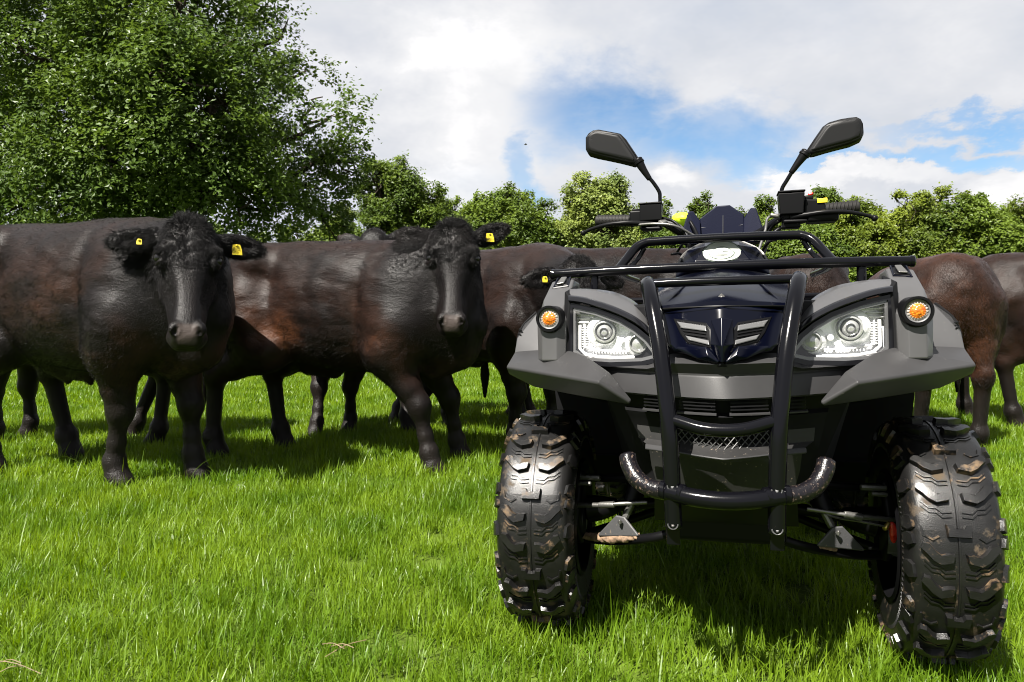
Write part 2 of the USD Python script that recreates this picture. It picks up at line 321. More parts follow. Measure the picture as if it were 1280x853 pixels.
# long stray blades and dry stalks standing out of the sward
stray = []
tall = grass_patch(1.0, 20, .12, .19, .0042, 5, 41, .75)
pp = sow(1.3, 5.5, .8); instancer('tall_grass', [tall, grass_patch(1.0, 16, .11, .18, .0042, 5, 42, .9)], np.c_[pp, gz(pp[:, 0], pp[:, 1])], rng.uniform(0, 2 * PI, len(pp)), np.ones((len(pp), 3)), rng.integers(0, 2, len(pp)), grass_mat,
          label='long stray grass blades arching above the short grass', cat='grass', kind='stuff')
straw_mat = solid('straw_look', (0.11, 0.078, 0.036), 0.7, var=.35, vscale=60)
def straw(cx, cy, n, spread, seed):
    r = np.random.default_rng(seed); ms = []
    for _ in range(n):
        a = r.uniform(-.5, .9); l = r.uniform(.05, .13); c = np.array([cx + r.normal(0, spread), cy + r.normal(0, spread), gz(cx, cy) + r.uniform(.05, .075)])
        d = np.array([math.cos(a), math.sin(a), r.normal(0, .15)]) * l
        ms.append(tube([c - d / 2, c + [0, 0, .008], c + d / 2], .0012, 5, 3, raw=True))
    return ms
for (px, py, n, s_, lab) in ((425, 820, 3, .012, 'small clump of dry brown straw lying in the grass left of the quad'), (12, 846, 3, .014, 'dry straw at the lower left corner of the grass')):
    g = on_ground(px, py + 22); obj('dry_straw', straw(g[0], g[1], n, s_, px), straw_mat, label=lab, cat='straw')

# ------------------------------------------------------------------ trees and hedge
bark = solid('bark_look', (0.030, 0.024, 0.018), 0.9, spec=.1, bump=0.8, bscale=14, var=.4, vscale=6)
TREE_TONES = {'dark': [(0.0, (0.056, 0.094, 0.015)), (0.5, (0.108, 0.154, 0.027)), (0.88, (0.185, 0.236, 0.041)), (1.0, (0.314, 0.307, 0.064))],
              'mid': [(0.0, (0.076, 0.116, 0.016)), (0.5, (0.133, 0.182, 0.024)), (0.9, (0.214, 0.257, 0.037)), (1.0, (0.290, 0.276, 0.060))],
              'warm': [(0.0, (0.106, 0.140, 0.018)), (0.5, (0.174, 0.209, 0.028)), (0.9, (0.249, 0.283, 0.043)), (1.0, (0.300, 0.283, 0.066))],
              'pale': [(0.0, (0.146, 0.187, 0.048)), (0.5, (0.221, 0.263, 0.073)), (0.9, (0.307, 0.337, 0.103)), (1.0, (0.375, 0.337, 0.136))]}
leaf_mats = {k_: leafy('leaf_look_' + k_, v_, 1.25, rough=.42, patch=(0.8, (0.58, 0.64, 0.62), (1.25, 1.2, 1.05)), tr=.38, spec=.2) for k_, v_ in TREE_TONES.items()}
def leaves(cent, n, rad, size, seed, squash=.8, shell=.45, hole=.34, freq=1.7):
    """n leaves per clump round each centre: folded diamonds, mostly lying level and outward."""
    r = np.random.default_rng(seed); cent = np.asarray(cent, float); rad = np.broadcast_to(np.asarray(rad, float), (len(cent),)); J = 11
    ci = np.repeat(np.arange(len(cent)), np.maximum((n / J * (rad / rad.mean()) ** 2).astype(int), 3)); M = len(ci)
    d = r.normal(size=(M, 3)); d[:, 2] += .15; d /= np.linalg.norm(d, axis=1, keepdims=True)
    lob = 1 + .55 * (meshkit.noise(d * 2.6 + ci[:, None] * 7.7, seed) - .5)
    rr = (shell + (1 - shell) * r.random(M) ** .6) * lob; R = rad[ci]
    p0 = cent[ci] + d * [1, 1, squash] * (R * rr)[:, None]
    sd = d * .8 + [0, 0, .25] + r.normal(0, .5, (M, 3)); sd /= np.linalg.norm(sd, axis=1, keepdims=True)
    ln = np.minimum(R * r.uniform(.18, .5, M), size * 7) * np.where(r.random(M) < .14, r.uniform(1.5, 2.6, M), 1)
    j = np.linspace(0, 1, J)[None, :, None]; bend = np.array([0, 0, -1.0]) * .22
    p = p0[:, None] + sd[:, None] * ln[:, None, None] * j + bend * ln[:, None, None] * j ** 2 + r.normal(0, 1, (M, J, 3)) * size * .55
    nrm = d[:, None] * .45 + [0, 0, .45] - np.array(to_sun) * -.35 + r.normal(0, .5, (M, J, 3))
    p, nrm = p.reshape(-1, 3), nrm.reshape(-1, 3); keep = meshkit.fbm(p * freq, 2, seed + 3) > hole; p, nrm = p[keep], nrm[keep]; N = len(p)
    nrm /= np.linalg.norm(nrm, axis=1, keepdims=True)
    a = r.normal(size=(N, 3)); a -= nrm * (a * nrm).sum(1, keepdims=True); a /= np.linalg.norm(a, axis=1, keepdims=True); b = np.cross(nrm, a)
    s_ = size * r.uniform(.6, 1.35, N)[:, None]; fold = nrm * s_ * .12
    v = np.stack([p - a * s_ * .5, p + b * s_ * .30 + fold, p + a * s_ * .5, p - b * s_ * .30 + fold], 1)
    f = (np.arange(N) * 4)[:, None]
    return trimesh.Trimesh(v.reshape(-1, 3), np.vstack([f + [0, 1, 2], f + [0, 2, 3]]), process=False)
def limb(a, b, r0, r1, r, wig=.08, n=6):
    a, b = np.asarray(a, float), np.asarray(b, float); L = np.linalg.norm(b - a); t = np.linspace(0, 1, n)[:, None]
    p = a + (b - a) * t + r.normal(0, wig * L, (n, 3)) * np.sin(t * PI) * [1, 1, .5]; p[:, 2] += .10 * L * np.sin(t[:, 0] * PI)
    return tube(p, np.linspace(r0, r1, n), 7, 2, raw=True, cap=False)
def tree(name, label, base, clumps, rad, tone, n, size, seed, trunk_r=.22, fork=.35, group=None, cat='tree', stems=1, shell=.45, hole=.34, freq=1.7):
    """A trunk forking into limbs, one to each clump of leaves."""
    r = np.random.default_rng(seed); t = node(name, None, base, label=label, cat=cat, group=group); c = np.asarray(clumps, float) - base
    top = np.array([c[:, 0].mean() * .5, c[:, 1].mean() * .5, c[:, 2].min() + (np.ptp(c[:, 2])) * fork]); trunk = []
    for s_ in range(stems):
        o = r.normal(0, .25, 3) * (stems > 1) * [1, 1, 0]
        trunk.append(tube([o + [0, 0, -.2], o + [0, 0, .25], o * .6 + top * .5 + r.normal(0, .06, 3), top], [trunk_r * 1.5, trunk_r * 1.1, trunk_r * .85, trunk_r * .6], 10, 5, raw=True, cap=False))
    obj('trunk', trunk, bark, t, smooth=50)
    lim = []
    for q in c:
        lim.append(limb(top * r.uniform(.6, 1.0), q, trunk_r * .42, trunk_r * .07, r))
        for _ in range(4):
            e = q + r.normal(0, 1, 3) * np.mean(rad) * .28; lim.append(limb(q * .85 + top * .15, e, trunk_r * .10, .012, r, .12, 5))
    obj('limbs', lim, bark, t, smooth=50)
    obj('crown', leaves(c, n, rad, size, seed, shell=shell, hole=hole, freq=freq), leaf_mats[tone], t, smooth=False)
    return t
r_ = np.random.default_rng(3)
# the big tree on the left: clumps where its outline and its dark interior stand
Yt = 17.0; cl, rd = [], []
for (px, py, rp, dy) in ((410, 150, 48, -.3), (432, 205, 34, .2), (395, 235, 50, .6), (345, 265, 46, -.8), (420, 275, 22, .8), (372, 95, 44, .3), (330, 50, 50, 0), (310, -10, 60, .4), (300, 120, 60, -1.6), (250, 60, 70, -1.8), (225, 0, 70, -1.2), (160, 40, 70, -2.2), (180, 120, 62, -2.6), (95, 10, 70, -1.8),
                         (60, 70, 66, -2.0), (20, 30, 70, -1.4), (100, 150, 66, -2.4), (30, 170, 60, -2.0), (-30, 110, 70, -.8), (40, 230, 60, -1.8), (110, 235, 66, -2.4), (185, 200, 62, -2.8), (260, 185, 62, -2.6), (250, 250, 55, -2.2), (300, 230, 55, -1.8), (175, 270, 55, -2.0), (-60, 220, 70, -.5), (-70, 30, 80, 0),
                         (40, -60, 90, 0), (150, -80, 100, 0), (250, -70, 80, .2), (160, 60, 90, 1.8), (260, 130, 90, 1.8), (60, 140, 90, 1.8), (330, 190, 70, 1.4), (180, 220, 90, 2.2), (0, 270, 55, -1.0), (90, 285, 45, -1.5), (330, 150, 50, -1.4), (200, 90, 55, -3.0)):
    cl.append(at(px, py, Yt + dy)); rd.append(rp / 960 * Yt)
tree('big_tree', 'large dark green broadleaf tree towering over the leftmost cattle', np.array([at(195, 300, Yt)[0], Yt, 0]), cl, np.array(rd), 'dark', 6200, .092, 11, trunk_r=.34, fork=.25, shell=.45, hole=.425, freq=1.0)
def shrub(px, top, width, Y, tone, lab, n, size, seed, name='tree', cat='tree', trunk_r=.14, group=None, low=1.7, boxy=3.0):
    """A roundish tree or bush px wide, its top at picture row top."""
    r = np.random.default_rng(seed); w = width / 960 * Y / 2; zt = at(px, top, Y)[2]; x0 = at(px, 300, Y)[0]; base = np.array([x0, Y, 0]); cs, rs = [], []
    m_ = int(30 + 12 * w)
    for k_ in range(m_):
        e = ((k_ + .5) / m_) ** .8; a = k_ * 2.39996 + r.normal(0, .35); q = max(.12, 1 - e ** boxy) ** .5 * (1 - .25 * (1 - e) ** 3)
        rr = r.uniform(.15, .40) * min(w, zt / 2.6); out = r.uniform(.62, 1.0) if r.random() < .75 else r.uniform(0, .5)
        cs.append([x0 + math.cos(a) * max(w - rr, .1) * q * out, Y + math.sin(a) * max(w * .8 - rr, .1) * q * out * r.uniform(.85, 1.15), low + rr * .7 + (zt - low - rr * 1.5) * e * r.uniform(.86, 1.02)]); rs.append(rr)
    cs.append([x0 + r.normal(0, .12) * w, Y, zt - rs[0] * .9]); rs.append(rs[0])
    for _ in range(7):                                  # leading shoots that break the outline
        dx = r.uniform(-.8, .8); rs.append(r.uniform(.09, .17) * min(w, zt / 2.6)); cs.append([x0 + dx * w, Y + r.uniform(-.3, .1) * w, low + (zt - low) * (1 - .42 * abs(dx) ** 2.4) * r.uniform(.93, 1.05)])
    n = n * .55
    return tree(name, lab, base, cs, np.array(rs), tone, n, size, seed, trunk_r=trunk_r, fork=.2, cat=cat, group=group)
shrub(500, 209, 138, 25, 'mid', 'rounded green tree between the big tree and the cow with raised ears', 2400, .098, 21)
shrub(428, 262, 64, 27, 'pale', 'thin pale tree just right of the big tree', 1040, .098, 22, trunk_r=.07)
shrub(556, 250, 70, 27, 'mid', 'small leafy bush behind the head of the second cow', 1120, .098, 28, name='bush', cat='bush', trunk_r=.06)
shrub(632, 241, 165, 24, 'mid', 'broad green bush to the right of the second cow', 2400, .098, 23, name='bush', cat='bush')
shrub(750, 223, 128, 24, 'pale', 'pale leaved tree behind the left mirror and grip', 2080, .098, 24)
shrub(822, 262, 110, 26, 'mid', 'bush behind the left brake box of the quad', 1600, .098, 25, name='bush', cat='bush', trunk_r=.08)
shrub(880, 252, 66, 28, 'mid', 'small tree with its top showing just left of the navy shield', 960, .098, 29, trunk_r=.07)
shrub(950, 258, 86, 27, 'mid', 'sparse bush beside the right edge of the navy shield', 960, .098, 26, name='bush', cat='bush', trunk_r=.07)
shrub(1026, 236, 66, 25, 'mid', 'narrow leafy tree behind the right grip', 1120, .098, 27, trunk_r=.07)
for i, (px, top, wd, Y, tone, lab) in enumerate(((1075, 258, 120, 22.0, 'warm', 'hedge bush just right of the right brake lever'), (1160, 247, 130, 22.5, 'warm', 'tallest yellow green hedge bush above the brown cow'), (1225, 256, 90, 21.5, 'mid', 'darker hedge bush between two yellow green ones'),
                                                 (1285, 259, 110, 22.0, 'warm', 'hedge bush at the right edge of the view'), (1000, 278, 110, 21.0, 'mid', 'low hedge bush behind the rack hoop'), (905, 284, 130, 22.0, 'mid', 'low hedge bush behind the oval badge'), (1380, 255, 130, 22.0, 'warm', 'hedge bush beyond the right edge'))):
    shrub(px, top, wd * 1.8, Y, tone, lab, 4200, .088, 60 + i, name='hedge_bush', cat='hedge', trunk_r=.08, low=.05, boxy=6.0)
for i, (px, top, wd, lab) in enumerate(((40, 278, 220, 'low hedge bush under the left half of the big tree'), (230, 280, 220, 'low hedge bush under the right half of the big tree'), (400, 284, 180, 'low hedge bush behind the back of the second cow'), (560, 266, 150, 'low hedge bush behind the neck of the second cow'), (700, 276, 150, 'low hedge bush behind the third cow'), (800, 284, 140, 'low hedge bush left of the oval badge'))):
    shrub(px, top, wd * 1.2, 26, 'mid', lab, 1300, .13, 80 + i, name='hedge_bush', cat='hedge', trunk_r=.08, low=.05)
# a bird far up
bird_mat = solid('bird_look', (0.02, 0.02, 0.022), 0.7)
bp = at(657, 181, 45.0); bt = node('bird', None, bp, label='tiny dark bird in the sky left of the left mirror', cat='bird')
s1 = trimesh.creation.icosphere(2); s1.apply_scale([.10, .035, .03])
obj('body', s1, bird_mat, bt, smooth=True)
for sg in (-1, 1): obj('wing', tube([[0, sg * .02, .01], [.02, sg * .10, .05], [-.03, sg * .19, .02]], [.03, .02, .004], 6, 3, raw=True), bird_mat, bt)
# ------------------------------------------------------------------ the quad bike (local axes: u to the viewer's right, v forward, z up)
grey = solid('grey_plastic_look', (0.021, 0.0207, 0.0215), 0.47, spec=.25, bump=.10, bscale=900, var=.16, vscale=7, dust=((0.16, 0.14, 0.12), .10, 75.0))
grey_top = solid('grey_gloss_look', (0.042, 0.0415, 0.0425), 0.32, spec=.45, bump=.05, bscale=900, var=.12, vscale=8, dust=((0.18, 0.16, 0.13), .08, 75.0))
black = solid('black_plastic_look', (0.006, 0.006, 0.0065), 0.55, spec=.06, bump=.12, bscale=700, var=.25, vscale=12, dust=((0.08, 0.066, 0.05), .04, 70.0))
chin_mat = solid('chin_plastic_look', (0.015, 0.0147, 0.0147), 0.5, spec=.2, bump=.12, bscale=700, var=.25, vscale=12, dust=((0.26, 0.21, 0.16), .22, 90.0))
gloss_black = solid('gloss_black_look', (0.004, 0.004, 0.005), 0.2, spec=.3, coat=.0, var=.1)
satin = solid('satin_black_look', (0.003, 0.003, 0.0034), 0.38, spec=.10)
navy = solid('navy_gloss_look', (0.0007, 0.0010, 0.0036), 0.18, spec=.2, coat=.0, dust=((0.10, 0.10, 0.12), .03, 60.0))
navy_matt = solid('navy_matt_look', (0.0035, 0.0045, 0.014), 0.55, spec=.15, bump=.15, bscale=400)
powder = solid('black_tube_look', (0.0018, 0.0018, 0.0026), 0.15, spec=.19, coat=.0, bump=.04, bscale=260, dust=((0.16, 0.12, 0.09), .02, 120.0))
muddy = solid('muddy_tube_look', (0.004, 0.0035, 0.0045), 0.25, spec=.28, bump=.5, bscale=190, dust=((0.10, 0.068, 0.05), .39, 120.0))
mud = solid('mud_look', (0.14, 0.09, 0.055), 0.85, bump=.9, bscale=160, var=.6, vscale=90)
steel = solid('steel_look', (0.14, 0.137, 0.13), 0.42, metallic=.8, bump=.2, bscale=260, dust=((0.16, 0.12, 0.08), .15, 60.0))
plate = solid('arm_plate_look', (0.055, 0.055, 0.057), 0.5, metallic=.2, spec=.3, bump=.3, bscale=200, dust=((0.22, 0.17, 0.12), .25, 80.0))
chrome = solid('reflector_look', (0.86, 0.86, 0.87), 0.2, metallic=.12, bump=.5, bscale=110)
silver = solid('silver_look', (0.62, 0.62, 0.62), 0.3, metallic=.1)
rubber = solid('tyre_rubber_look', (0.005, 0.0049, 0.0049), 0.34, spec=.30, bump=.35, bscale=420, var=.3, vscale=30, dust=((0.045, 0.031, 0.017), .40, 19.0))
lug_mat = solid('tread_rubber_look', (0.0055, 0.0054, 0.0054), 0.30, spec=.34, bump=.3, bscale=380, var=.3, vscale=30, dust=((0.095, 0.060, 0.030), .44, 15.0))
grip_mat = solid('grip_rubber_look', (0.010, 0.0095, 0.009), 0.6, spec=.15)
red = solid('red_look', (0.42, 0.016, 0.010), .4); brass = solid('brass_look', (0.5, 0.36, 0.12), .35, metallic=.9)
yellow = solid('yellow_label_look', (0.85, 0.62, 0.01), .5); clear_grey = solid('clear_ring_look', (0.34, 0.31, 0.28), .15, bump=.3, bscale=300); lamp_grey = solid('lamp_grey_look', (0.36, 0.365, 0.36), .2, metallic=.5, bump=.3, bscale=200); vent_grey = solid('vent_grey_look', (0.07, 0.07, 0.072), .4); badge_white = solid('badge_white_look', (0.30, 0.315, 0.29), .4, spec=.2)
badge_green = solid('badge_green_look', (0.075, 0.10, 0.075), .4, spec=.2); badge_dark = solid('badge_dark_look', (0.04, 0.05, 0.043), .4)
hivis = solid('hi_vis_look', (0.62, 0.86, 0.02), .6, bump=.3, bscale=80)
mesh_wire = solid('grille_wire_look', (0.03, 0.03, 0.03), .45)
lens = mat('lens_look', {'t': ('transparent_bsdf', dict(color=(.98, .98, .98))), 'g': ('glossy_bsdf', dict(roughness=.03, color=(1, 1, 1))), 'm': ('mix_closure', dict(fac=.05))}, [('t.BSDF', 'm.closure1'), ('g.BSDF', 'm.closure2')], surface='m.closure')
amber = mat('amber_lens_look', {'tc': ('texture_coordinate', {}), 'v': ('voronoi_texture', dict(scale=190.0)), 'r': ('rgb_ramp', dict(ramp=[(0.0, (0.62, 0.24, 0.02)), (0.45, (0.46, 0.105, 0.006)), (1.0, (0.26, 0.04, 0.002))])),
            'p': ('principled_bsdf', dict(roughness=.12, coat_weight=1.0, transmission_weight=.0, subsurface_weight=.0)), 'b': ('bump', dict(strength=.7, distance=.003))},
            [('tc.object', 'v.vector'), ('v.distance', 'r.fac'), ('r.color', 'p.base_color'), ('v.distance', 'b.height'), ('b.normal', 'p.normal')])
mirror_shell = solid('mirror_shell_look', (0.004, 0.004, 0.0043), 0.42, spec=.20, bump=.06, bscale=900); mirror_glass = solid('mirror_glass_look', (.9, .9, .9), .02, metallic=1.0)

QX, QY, QYAW, QROLL = 0.595, 2.102, 0.2715, 0.0211
quad = node('quad_bike', None, (QX, QY, 0), rz=-math.degrees(QYAW), ry=-math.degrees(QROLL), label='grey and navy quad bike with bull bar parked facing the camera on the grass', cat='quad bike')
SD = (-1, 1)
def part(name, mesh, m, parent=quad, **kw): return obj(name, mesh, m, parent, **kw)
def S(p, s):                                            # the same point on side s
    p = np.array(p, float); p[..., 0] *= s; return p

# fascia: bumper with a crease, flared fender fronts, fender walls, indicator pods
vc = lambda u: .452 - 1.05 * np.abs(u) ** 1.45
us = np.linspace(-.34, .34, 25)
row = lambda z, dv: np.c_[us, vc(us) + dv - .02 * (np.abs(us) > .3), np.full_like(us, z) - .004 * (1 - np.abs(us) / .34) - np.clip((z - .753) / .03, 0, 1) * .022 * np.clip((np.abs(us) - .11) / .06, 0, 1)]
fascia = part('bumper', [loft([row(.795, -.045), row(.775, .006), row(.752, -.012), row(.748, -.012)], .004), loft([row(.748, -.012), row(.744, -.008), row(.700, .006), row(.696, .0)], .004), loft([row(.696, .0), row(.690, -.05)], .004)], grey, smooth=25)
part('bolt', rhull([(0, .452, .770), (0, .458, .772), (.008, .452, .768), (-.008, .452, .768)], .003), black, fascia)
for s in SD:
    f = part('fender_flare', rhull([S(q, s) for q in ((.550, .13, .783), (.548, .20, .738), (.476, .228, .708), (.324, .31, .690), (.214, .392, .684), (.277, .412, .727), (.265, .365, .742), (.332, .30, .778), (.375, .26, .788), (.547, .222, .752), (.553, -.06, .80), (.54, -.02, .735))], .0075), grey, smooth=28)
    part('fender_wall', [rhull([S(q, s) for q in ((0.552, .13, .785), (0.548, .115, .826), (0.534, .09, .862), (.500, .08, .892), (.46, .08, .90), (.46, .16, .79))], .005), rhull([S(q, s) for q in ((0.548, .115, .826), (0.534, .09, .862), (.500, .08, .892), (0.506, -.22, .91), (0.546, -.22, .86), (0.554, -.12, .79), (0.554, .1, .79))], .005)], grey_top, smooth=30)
    lip = [S(q, s) for q in ((0.556, .10, .80), (0.554, .10, .826), (0.542, .085, .862), (.508, .07, .897))]
    part('fender_lip', tube(lip, .0045, 8), black)
    for k in range(4):
        a = np.array((0.555, .112, .806)) + k * np.array((-.002, -.002, .013)); part('lip_notch', rhull([S(a, s), S(a + (-.010, .012, .004), s), S(a + (0, 0, .007), s)], .0015), black)
    # indicator pod with chamfered front, hooded bezel, lamp, top vent
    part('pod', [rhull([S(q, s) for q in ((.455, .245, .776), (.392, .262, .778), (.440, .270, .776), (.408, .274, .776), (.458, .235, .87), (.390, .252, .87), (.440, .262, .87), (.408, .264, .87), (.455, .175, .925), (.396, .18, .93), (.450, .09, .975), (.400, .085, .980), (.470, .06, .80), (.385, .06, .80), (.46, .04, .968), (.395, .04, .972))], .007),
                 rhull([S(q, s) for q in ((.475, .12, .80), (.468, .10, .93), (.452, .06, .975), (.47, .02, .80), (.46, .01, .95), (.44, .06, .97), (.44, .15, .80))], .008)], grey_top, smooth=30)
    part('pod_side_panel', rhull([S(q, s) for q in ((.392, .255, .782), (.378, .250, .785), (.376, .243, .93), (.390, .22, .945), (.386, .10, .965))], .004), black)
    c = np.array((.423, .276, .879)); ang = np.linspace(0, 2 * PI, 49)
    ring = lambda R, dv, cz=0: np.c_[c[0] + R * np.cos(ang), np.full(49, c[1] + dv), c[2] + cz + R * np.sin(ang)]
    part('indicator_bezel', [loft([S(ring(.036, -.055, -.003), s), S(ring(.035, .0, -.002), s), S(ring(.033, .012), s), S(ring(.0275, .012), s), S(ring(.0265, -.002), s)], .002)], satin, smooth=40)
    lamp = node('indicator', quad)
    part('chrome_ring', loft([S(ring(.0270, .002), s), S(ring(.0258, .008), s), S(ring(.0232, .007), s), S(ring(.0215, .000), s)], .001), vent_grey, lamp)
    part('clear_lens', loft([S(ring(R, .001 + .010 * math.cos(R / .0235 * PI / 2)), s) for R in np.linspace(.0235, .0165, 4)], .001), clear_grey, lamp, smooth=60)
    dm = [S(ring(R, .002 + .011 * math.cos(R / .0235 * PI / 2)), s) for R in np.linspace(.0172, .0005, 7)]
    part('amber_lens', loft(dm, .001), amber, lamp, smooth=60)
    rb = []
    for k in range(20):
        a = 2 * PI * k / 20; rb.append(tube([S((c[0] + R * math.cos(a), c[1] + .0035 + .010 * math.cos(R / .0235 * PI / 2), c[2] + R * math.sin(a)), s) for R in (.0165, .0195, .0225)], .0008, 5, 2))
    part('lens_rib', rb, clear_grey, lamp)
    v0 = part('pod_vent', rhull([S(q, s) for q in ((.440, .118, .968), (.408, .118, .970), (.438, .075, .987), (.410, .075, .989))], .004), satin)
    part('vent_frame', tube([S(q, s) for q in ((.444, .128, .962), (.442, .08, .990), (.406, .08, .992), (.404, .128, .966), (.444, .128, .962))], .0032, 6, curve=False), navy, v0)
    part('vent_bracket', rhull([S(q, s) for q in ((.434, .122, .974), (.418, .122, .976), (.428, .088, .992), (.416, .09, .992))], .0025), steel, v0)

# headlights: rim, chrome bowl, projector rings, light guides, clear lens
vh = lambda u, z: .417 - .44 * np.abs(u) - .10 * (z - .83)
HL = [(.372, .911), (.372, .793), (.352, .776), (.326, .768), (.267, .765), (.185, .769), (.150, .778), (.148, .795), (.172, .826), (.203, .851), (.241, .873), (.304, .896)]
for s in SD:
    hl = node('headlight', quad); P = Polygon([(s * a, b) for a, b in HL]).buffer(0)
    outer = P.buffer(.007, join_style=1); rim = Polygon(outer.exterior, [P.buffer(-.004).exterior])
    def shell(poly, off, th, m, name, res=.010):
        v2, f2 = trimesh.creation.triangulate_polygon(poly, engine='earcut'); v3, f3 = trimesh.remesh.subdivide_to_size(np.c_[v2, np.zeros(len(v2))], f2, .05, max_iter=8)
        fr = (L2(np.c_[v3[:, 0], vh(v3[:, 0], v3[:, 1]) + off, v3[:, 1]]), f3); bk = (L2(np.c_[v3[:, 0], vh(v3[:, 0], v3[:, 1]) + off - th, v3[:, 1]]), f3); sd_ = []
        for rg in [poly.exterior, *poly.interiors]:
            e = np.array(dense(rg, res)); ev = vh(e[:, 0], e[:, 1]) + off; sd_.append(grid_mesh(np.array([L2(np.c_[e[:, 0], ev, e[:, 1]]), L2(np.c_[e[:, 0], ev - th, e[:, 1]])]), wrap=True))
        return part(name, [fr, bk] + sd_, m, hl)
    shell(rim, .003, .05, gloss_black, 'rim')
    shell(Polygon(P.buffer(-.004).exterior, [P.buffer(-.011).exterior]), -.001, .02, vent_grey, 'inner_rim')
    shell(P, -.036, .004, chrome, 'reflector')
    ctr = lambda u, z, dv: np.array((s * u, vh(np.array(s * u), z) + dv, z))
    def disc(u, z, dv, prof, m, name, n=40, par=hl):
        o = ctr(u, z, dv); a = np.linspace(0, 2 * PI, n + 1)
        return part(name, loft([np.c_[o[0] + R * np.cos(a), np.full(n + 1, o[1] + d), o[2] + R * np.sin(a)] for R, d in prof], .0012), m, par, smooth=40)
    disc(.284, .843, -.03, [(.050, -.018), (.044, -.004), (.034, .006), (.031, .010), (.028, .004)], chrome, 'bowl')
    disc(.284, .843, -.02, [(.0285, -.004), (.027, .010), (.0235, .011), (.021, .004)], lamp_grey, 'projector_ring')
    disc(.284, .843, -.02, [(.0205, .0), (.017, .008), (.010, .012), (.001, .013)], lamp_grey, 'projector_lens')
    disc(.284, .843, -.008, [(.011, .0), (.0105, .004), (.0085, .004), (.008, .0)], plate, 'projector_cap')
    disc(.196, .814, -.028, [(.036, -.016), (.029, -.002), (.0245, .004), (.023, .0)], chrome, 'bowl')
    disc(.196, .814, -.02, [(.0235, -.004), (.022, .008), (.0195, .009), (.0175, .0), (.013, .004), (.001, .006)], lamp_grey, 'projector_ring')
    disc(.239, .822, -.018, [(.008, -.006), (.007, .004), (.001, .006)], silver, 'small_lamp')
    gd = []
    for dz in (0, .009, .018, .027):                    # slanting light guides in the outer top corner
        gd.append(rhull([ctr(.364, .902 - dz * 1.2, -.03), ctr(.318 + dz * .3, .898 - dz * 1.0 - .002, -.03), ctr(.364, .899 - dz * 1.2, -.022), ctr(.320 + dz * .3, .895 - dz, -.022)], .0012))
    hx = [(.352, .860), (.352, .800), (.336, .786), (.300, .780), (.252, .779), (.206, .781)]
    gd += [tube([ctr(a, b, -.022) for a, b in hx], .0042, 7, curve=False), tube([ctr(a - .012, b + .012 * (i_ > 1) + .004, -.026) for i_, (a, b) in enumerate(hx)], .003, 7, curve=False)]
    for k in range(9): gd.append(rhull([ctr(.345, .806 + k * .006, -.028), ctr(.333, .806 + k * .006, -.028), ctr(.345, .806 + k * .006, -.020)], .0014))
    for k in range(12): gd.append(rhull([ctr(.315 - k * .008, .788, -.03), ctr(.315 - k * .008, .797, -.03), ctr(.315 - k * .008, .79, -.022)], .0014))
    part('light_guide', gd, silver, hl)
    v2, f2 = trimesh.creation.triangulate_polygon(P.buffer(-.002), engine='earcut'); lm = trimesh.Trimesh(L2(np.c_[v2[:, 0], vh(v2[:, 0], v2[:, 1]), v2[:, 1]]), f2, process=False)
    if lm.face_normals[:, 1].mean() > 0: lm.invert()
    part('lens', lm, lens, hl)
    # gloss eyebrow over the lamp and the panel behind it
    tl = [(.378, .921), (.340, .915), (.304, .905), (.268, .893), (.232, .878), (.198, .860), (.168, .836), (.148, .806)]
    lo = np.array([S((a, vh(np.array(a), b) + .006, b), s) for a, b in tl]); hi = np.array([S((a + .002, vh(np.array(a), b) - .004, b + .017), s) for a, b in tl])
    part('headlight_brow', loft([lo, lo + [0, .007, .004], hi + [0, .008, -.003], hi, hi + [0, -.02, .002]], .003, 3), gloss_black, smooth=50)
    tp = np.array([S(q, s) for q in ((.390, .17, .957), (.350, .16, .957), (.310, .16, .953), (.270, .17, .945), (.235, .19, .930), (.210, .21, .914), (.19, .23, .892), (.175, .24, .865))])
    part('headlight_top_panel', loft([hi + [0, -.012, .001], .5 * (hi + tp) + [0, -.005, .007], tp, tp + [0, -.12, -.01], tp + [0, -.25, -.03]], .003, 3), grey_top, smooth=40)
# dark shell that fills the nose behind the lamps
part('inner_shell', [rhull([(.36, .13, .90), (-.36, .13, .90), (.36, .12, .70), (-.36, .12, .70), (.14, .30, .90), (-.14, .30, .90), (.14, .36, .70), (-.14, .36, .70), (.30, -.3, .90), (-.30, -.3, .90), (.28, -.3, .68), (-.28, -.3, .68), (.42, .05, .88), (-.42, .05, .88), (.42, .05, .74), (-.42, .05, .74)], .01)], black)

